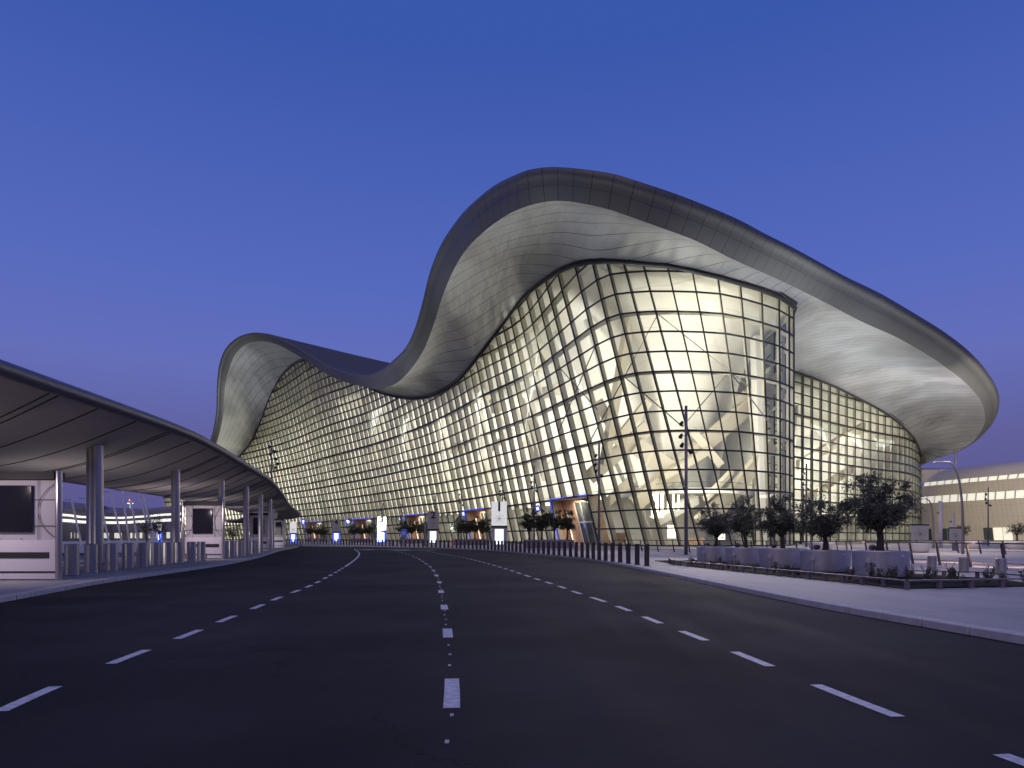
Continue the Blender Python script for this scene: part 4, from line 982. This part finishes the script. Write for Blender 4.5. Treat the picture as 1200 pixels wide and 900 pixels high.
for px, Y, h, r, lb in ((1102, 92, 6.3, .26, 'thick grey post beside the two sign boards'), (1117, 98, 4.9, .20, 'shorter grey post behind the right sign board')):
    o = empty('grey_post', (GX(px, Y), Y, PZ)); tag(o, lb, 'post', 'grey posts by the sign boards'); mm = MB(); mm.tube([(0, 0, 0), (0, 0, h)], r, 12); mm.build('shaft', M['booth_panel'], o, smooth=True); mm = MB(); mm.box((-.35, 0, h*.75), (.25, .15, .2)); mm.build('camera', M['steel_dark'], o)
for px, Y, wd, h, lb in ((1078, 75, 1.85, 2.9, 'left white board with line drawing behind the railing'), (1119.5, 72, 1.2, 2.5, 'right white board with line drawing beside the lamp')):
    o = empty('display_board', (GX(px, Y), Y, PZ)); tag(o, lb, 'sign board', 'display boards behind the railing')
    mm = MB(); mm.box((0, 0, h*.62), (wd, .14, h*.62)); mm.build('board', M['grey_sign'], o)
    mm = MB(); mm.box((0, 0, h*.96), (wd*1.04, .18, h*.05)); mm.build('top_band', M['black_matt'], o)
    mm = MB(); mm.box((0, .02, h*.16), (wd*.5, .1, h*.32)); mm.build('foot', M['steel_dark'], o)
    mm = MB()
    for k in range(6):
        a = k*math.pi/6+.2; mm.tube([(-math.cos(a)*wd*.38, -.08, h*.62-math.sin(a)*h*.24), (math.cos(a)*wd*.38, -.08, h*.62+math.sin(a)*h*.24)], .012, 4)
    mm.build('line_drawing', M['inkline'], o)
def urn(x, y, r, h, lab, grp):
    o = empty('urn_planter', (x, y, PZ)); tag(o, lab, 'planter', grp); mm = MB()
    mm.lathe((0, 0, 0), [(r*.62, 0), (r*.80, h*.35), (r*.97, h*.8), (r, h*.93), (r*.96, h), (r*.86, h), (r*.84, h*.9)], 24); mm.build('bowl', M['urn'], o, smooth=True)
    mm = MB(); mm.lathe((0, 0, h*.86), [(r*.84, 0), (r*.3, .03)], 16); mm.build('soil', M['soil'], o); return o
for k, (px, Y, r, lb) in enumerate(((1078, 62, 1.0, 'wide white planter bowl before the left display board'), (1140, 84, 1.0, 'wide white planter bowl right of the curved lamp'), (1192, 80, 1.3, 'wide white planter bowl with a tree at the right frame edge'), (962, 68, 1.3, 'wide white planter bowl behind the olive planter row'), (1153, 130, 1.0, 'small distant white planter bowl before the lit windows'))):
    urn(GX(px, Y), Y, r, .95, lb, 'white planter bowls on the plaza')
    if k in (1, 2, 3): tree('plaza_tree', GX(px, Y)+[0, -1.2, 0, -2.0, 0][k], Y, PZ+.8, .9, [1, .85, 1.35, 1.1, 1][k], 1.5, 1500, ['', 'small round tree right of the curved street lamp', 'tree in the white bowl at the right frame edge', 'dark tree behind the gap between bulge and wing', ''][k], 'tree', 'small trees on the plaza', .15, 70+k, lm='leaf_far')
# added upward fill imitating ground bounce on the canopy underside
for x, y in ((-19, 20), (-19, 36), (-21, 50), (-24, 64), (-28, 80), (-32, 96), (-20, 6)):
    area('canopy_bounce_fill', (x*.92-3.6, y*.92, .35), (x-1.5, y, 5), 2, 6, 110, (1, .90, .86))
for x, y, s_ in ((22.5, 31, 5), (24, 37, 6), (24.5, 27, 5), (20, 41, 5)):  # warm glow near the railing: low ground lamps
    area('plaza_lamp', (x, y, 1.3), (x+.6, y+1.5, .1), s_*.6, .2, 70, (1, .66, .46), 2.4)
for x, y, tx, ty, P in ((13.5, 48, 10.5, 36, 330), (15, 34, 11.5, 25, 230), (10, 72, 7, 62, 220)):
    area('plaza_lamp', (x, y, 9.5), (tx, ty, 0), 1, 1, P, (1, .90, .88), 1.9)
for x, y in ((36, 60), (52, 78), (30, 88), (50, 108), (70, 130), (95, 150)):
    area('plaza_lamp', (x, y, 9), (x, y, 0), 6, 6, 950, (1, .84, .74))
# tree groups at the doors, in long grey troughs
def trough(px0, px1, Y, lab, k0, n, labt, R, H, seed):
    x0, x1 = GX(px0, Y), GX(px1, Y); o = empty('planter_trough', ((x0+x1)/2, Y, PZ)); tag(o, lab, 'planter', 'planter troughs before the doors')
    mm = MB(); mm.box((0, 0, .55), (x1-x0, 1.8, 1.1)); mm.build('box', M['steel_dark'], o, bevel=.04); mm = MB(); mm.box((0, 0, 1.105), (x1-x0-.3, 1.5, .02)); mm.build('soil', M['soil'], o)
    for j in range(n):
        t = (j+.5)/n; tree('plaza_tree', x0+(x1-x0)*t, Y+random.uniform(-.3, .3), PZ+1.1, 1.2, R*1.0, H*1.25, 2800, labt, 'tree', 'small trees before the doors', .26, seed+j, lm='leaf_far', tr=.13)
trough(613, 672, 92, 'grey planter trough with four trees before the first entrance', 0, 4, 'dark bushy tree in the trough right of totem 1', 1.35, 2.5, 100)
trough(532, 571, 128, 'grey planter trough between totems 1 and 2', 0, 4, 'dark tree in the trough between totems 1 and 2', 1.7, 2.6, 110)
trough(468, 497, 160, 'grey planter trough left of totem 2', 0, 3, 'dark tree in the trough left of totem 2', 2.0, 2.7, 120)
trough(411, 437, 195, 'grey planter trough left of totem 3', 0, 3, 'dark tree in the trough left of totem 3', 2.0, 2.7, 130)
trough(360, 383, 225, 'grey planter trough beside totem 4', 0, 3, 'dark tree in the trough left of totem 4', 2.0, 2.6, 140)
# ------------------------------------------------------------------ behind the left canopy
for k, (px, Y, lb) in enumerate(((160, 34.8, 'left white urn behind the steel bollards'), (176, 35.4, 'right white urn behind the steel bollards'))):
    x = GX(px, Y); urn(x-.1, Y+1.2, .29, .78, lb, 'white urns under the canopy')
    tree('young_tree', x-.1, Y+1.2, PZ+.65, .95, .62, 1.25, 900, lb.replace('white urn', 'thin tree in white urn').replace('left thin', 'left thin'), 'tree', 'thin trees in the white urns', .075, 200+k, lm='leaf', tr=.035)
tree('young_tree', GX(273, 64), 64, PZ, 1.3, .95, 1.9, 1600, 'dark tree seen between the second and third booths', 'tree', None, .10, 210, lm='leaf', tr=.05)
lbld = empty('distant_building', (-200, 330, 0)); tag(lbld, 'distant low building with two lit ribbons behind the canopy', 'building')
LB = [(-60, 230), (0, 262), (40, 285), (75, 308), (110, 345), (130, 352), (160, 335), (190, 305), (215, 290)]
lp2 = smooth_path([(GX(a, b), b) for a, b in LB], 7)
for z0, z1, dd, mt, nm in ((0, 4.8, 1.5, 'far_wall', 'wall'), (4.8, 8.6, 0, 'far_wall', 'wall'), (9.9, 11.2, .0, 'far_wall', 'wall'), (12.2, 14.2, 0, 'far_wall', 'roof_edge')):
    mm = MB(); mm.grid([[(p[0], p[1]+dd, z) for p in lp2] for z in (z0, z1)]); mm.build(nm, M[mt], lbld, world=True)
for z0, z1 in ((8.6, 9.9), (11.2, 12.2)):
    mm = MB(); mm.grid([[(p[0], p[1]+1, z) for p in lp2] for z in (z0, z1)]); mm.build('lit_ribbon', M['lit_white_window'], lbld, world=True)
mm = MB(); mm.grid([[(p[0], p[1], 14.2) for p in lp2], [(p[0]-20, p[1]+60, 19) for p in lp2]]); mm.build('roof', M['far_wall'], lbld, world=True)
for i in range(0, len(lp2)-1):
    if i % 4 == 3: continue
    a, b = lp2[i], lp2[i+1]; mm = MB(); mm.quad((a[0]+.5, a[1]+1.2, 1.2), (b[0]-.5, b[1]+1.2, 1.2), (b[0]-.5, b[1]+1.2, 3.9), (a[0]+.5, a[1]+1.2, 3.9)); mm.build('window', M['lit_window'], lbld, world=True)
for k, (x0, y0, x1, y1) in enumerate(((95.5, 629, 84, 586), (104, 631, 101, 584), (128.5, 622, 117, 585), (143.7, 622, 129.6, 576.5), (152, 615, 143, 575), (162, 615, 152, 578), (179.4, 632, 163, 579), (183, 626, 167, 580))):
    Y = 130; a = W(x0, 638, Y); a.z = PZ; t = W(x1, y1, Y); 
    lbm = ['tilted pale lamp mast just left of the twin columns', 'pale lamp mast hidden by the twin columns', 'tilted pale lamp mast right of the twin columns', 'tilted pale lamp mast with an arm, centre of the gap', 'tilted thin mast left of the red beacon', 'tilted thin mast right of the red beacon', 'thick tilted mast, left of the rightmost pair', 'thick tilted mast, right of the rightmost pair'][k]
    o = empty('lamp_mast', tuple(a)); tag(o, lbm, 'lamp mast', 'tilted lamp masts behind the canopy'); mm = MB(); e_ = t-a; mm.tube([(0, 0, 0), tuple(e_)], [.26 if k > 5 else .18, .16], 8); mm.build('pole', M['urn'], o)
    if k < 5: mm = MB(); mm.tube([tuple(e_), (e_.x-1.4, 0, e_.z+.02)], .06, 5); mm.build('arm', M['steel_dark'], o)
o = empty('high_mast', (GX(152.7, 420), 420, 0)); tag(o, 'distant high mast with white lamps and a red beacon', 'mast')
mm = MB(); mm.tube([(0, 0, 0), (0, 0, 24)], .45, 8); mm.build('pole', M['urn'], o)
mm = MB(); mm.box((0, 0, 22.6), (3.4, .6, .5)); mm.box((0, -.1, 21.3), (.6, .5, 3.4)); mm.build('lamp_cluster', M['lit_screen'], o)
mm = MB(); mm.lathe((0, 0, 24), [(.3, 0), (.7, .4), (.7, .9), (.2, 1.3)], 12); mm.build('beacon', M['beacon'], o)
pale = None
for k in range(26):
    x = -44.5+k*.55; y = 57+k*.55
    if pale is None: pale = steel_bollard('bollard', x, y, .95, .09, 'pale slim bollard in the row across the road behind the canopy', 'pale slim bollards across the far road', -.004)
    else: o = copy_tree(pale); o.location = (x, y, -.004)
m = MB(); m.prism([(-56, 52), (-30.5, 79), (-44, 112), (-120, 160), (-200, 150), (-200, 60)], -.012, .0); tag(m.build('far_pavement', M['paving']), kind='structure')
o = empty('kiosk_totem', (GX(187, 150), 150, PZ)); tag(o, 'small white and blue totem at the foot of the masts', 'sign totem'); mm = MB(); mm.box((0, 0, 1.5), (1.0, .3, 2.3)); mm.build('base', M['blue_panel'], o); mm = MB(); mm.box((0, -.02, 3.6), (.95, .3, 1.6)); mm.build('board', M['lit_white'], o); mm = MB(); mm.box((0, -.17, 1.5), (.5, .04, 1.2)); mm.build('screen', M['lit_screen'], o)
# render settings
sc.view_settings.view_transform = 'Standard'; sc.view_settings.look = 'None'; sc.view_settings.exposure = 0; sc.view_settings.gamma = 1
sc.cycles.use_denoising = True; sc.cycles.max_bounces = 8; sc.cycles.diffuse_bounces = 3; sc.cycles.glossy_bounces = 3; sc.cycles.transparent_max_bounces = 24
sc.cycles.caustics_reflective = False; sc.cycles.caustics_refractive = False; sc.cycles.sample_clamp_indirect = 6
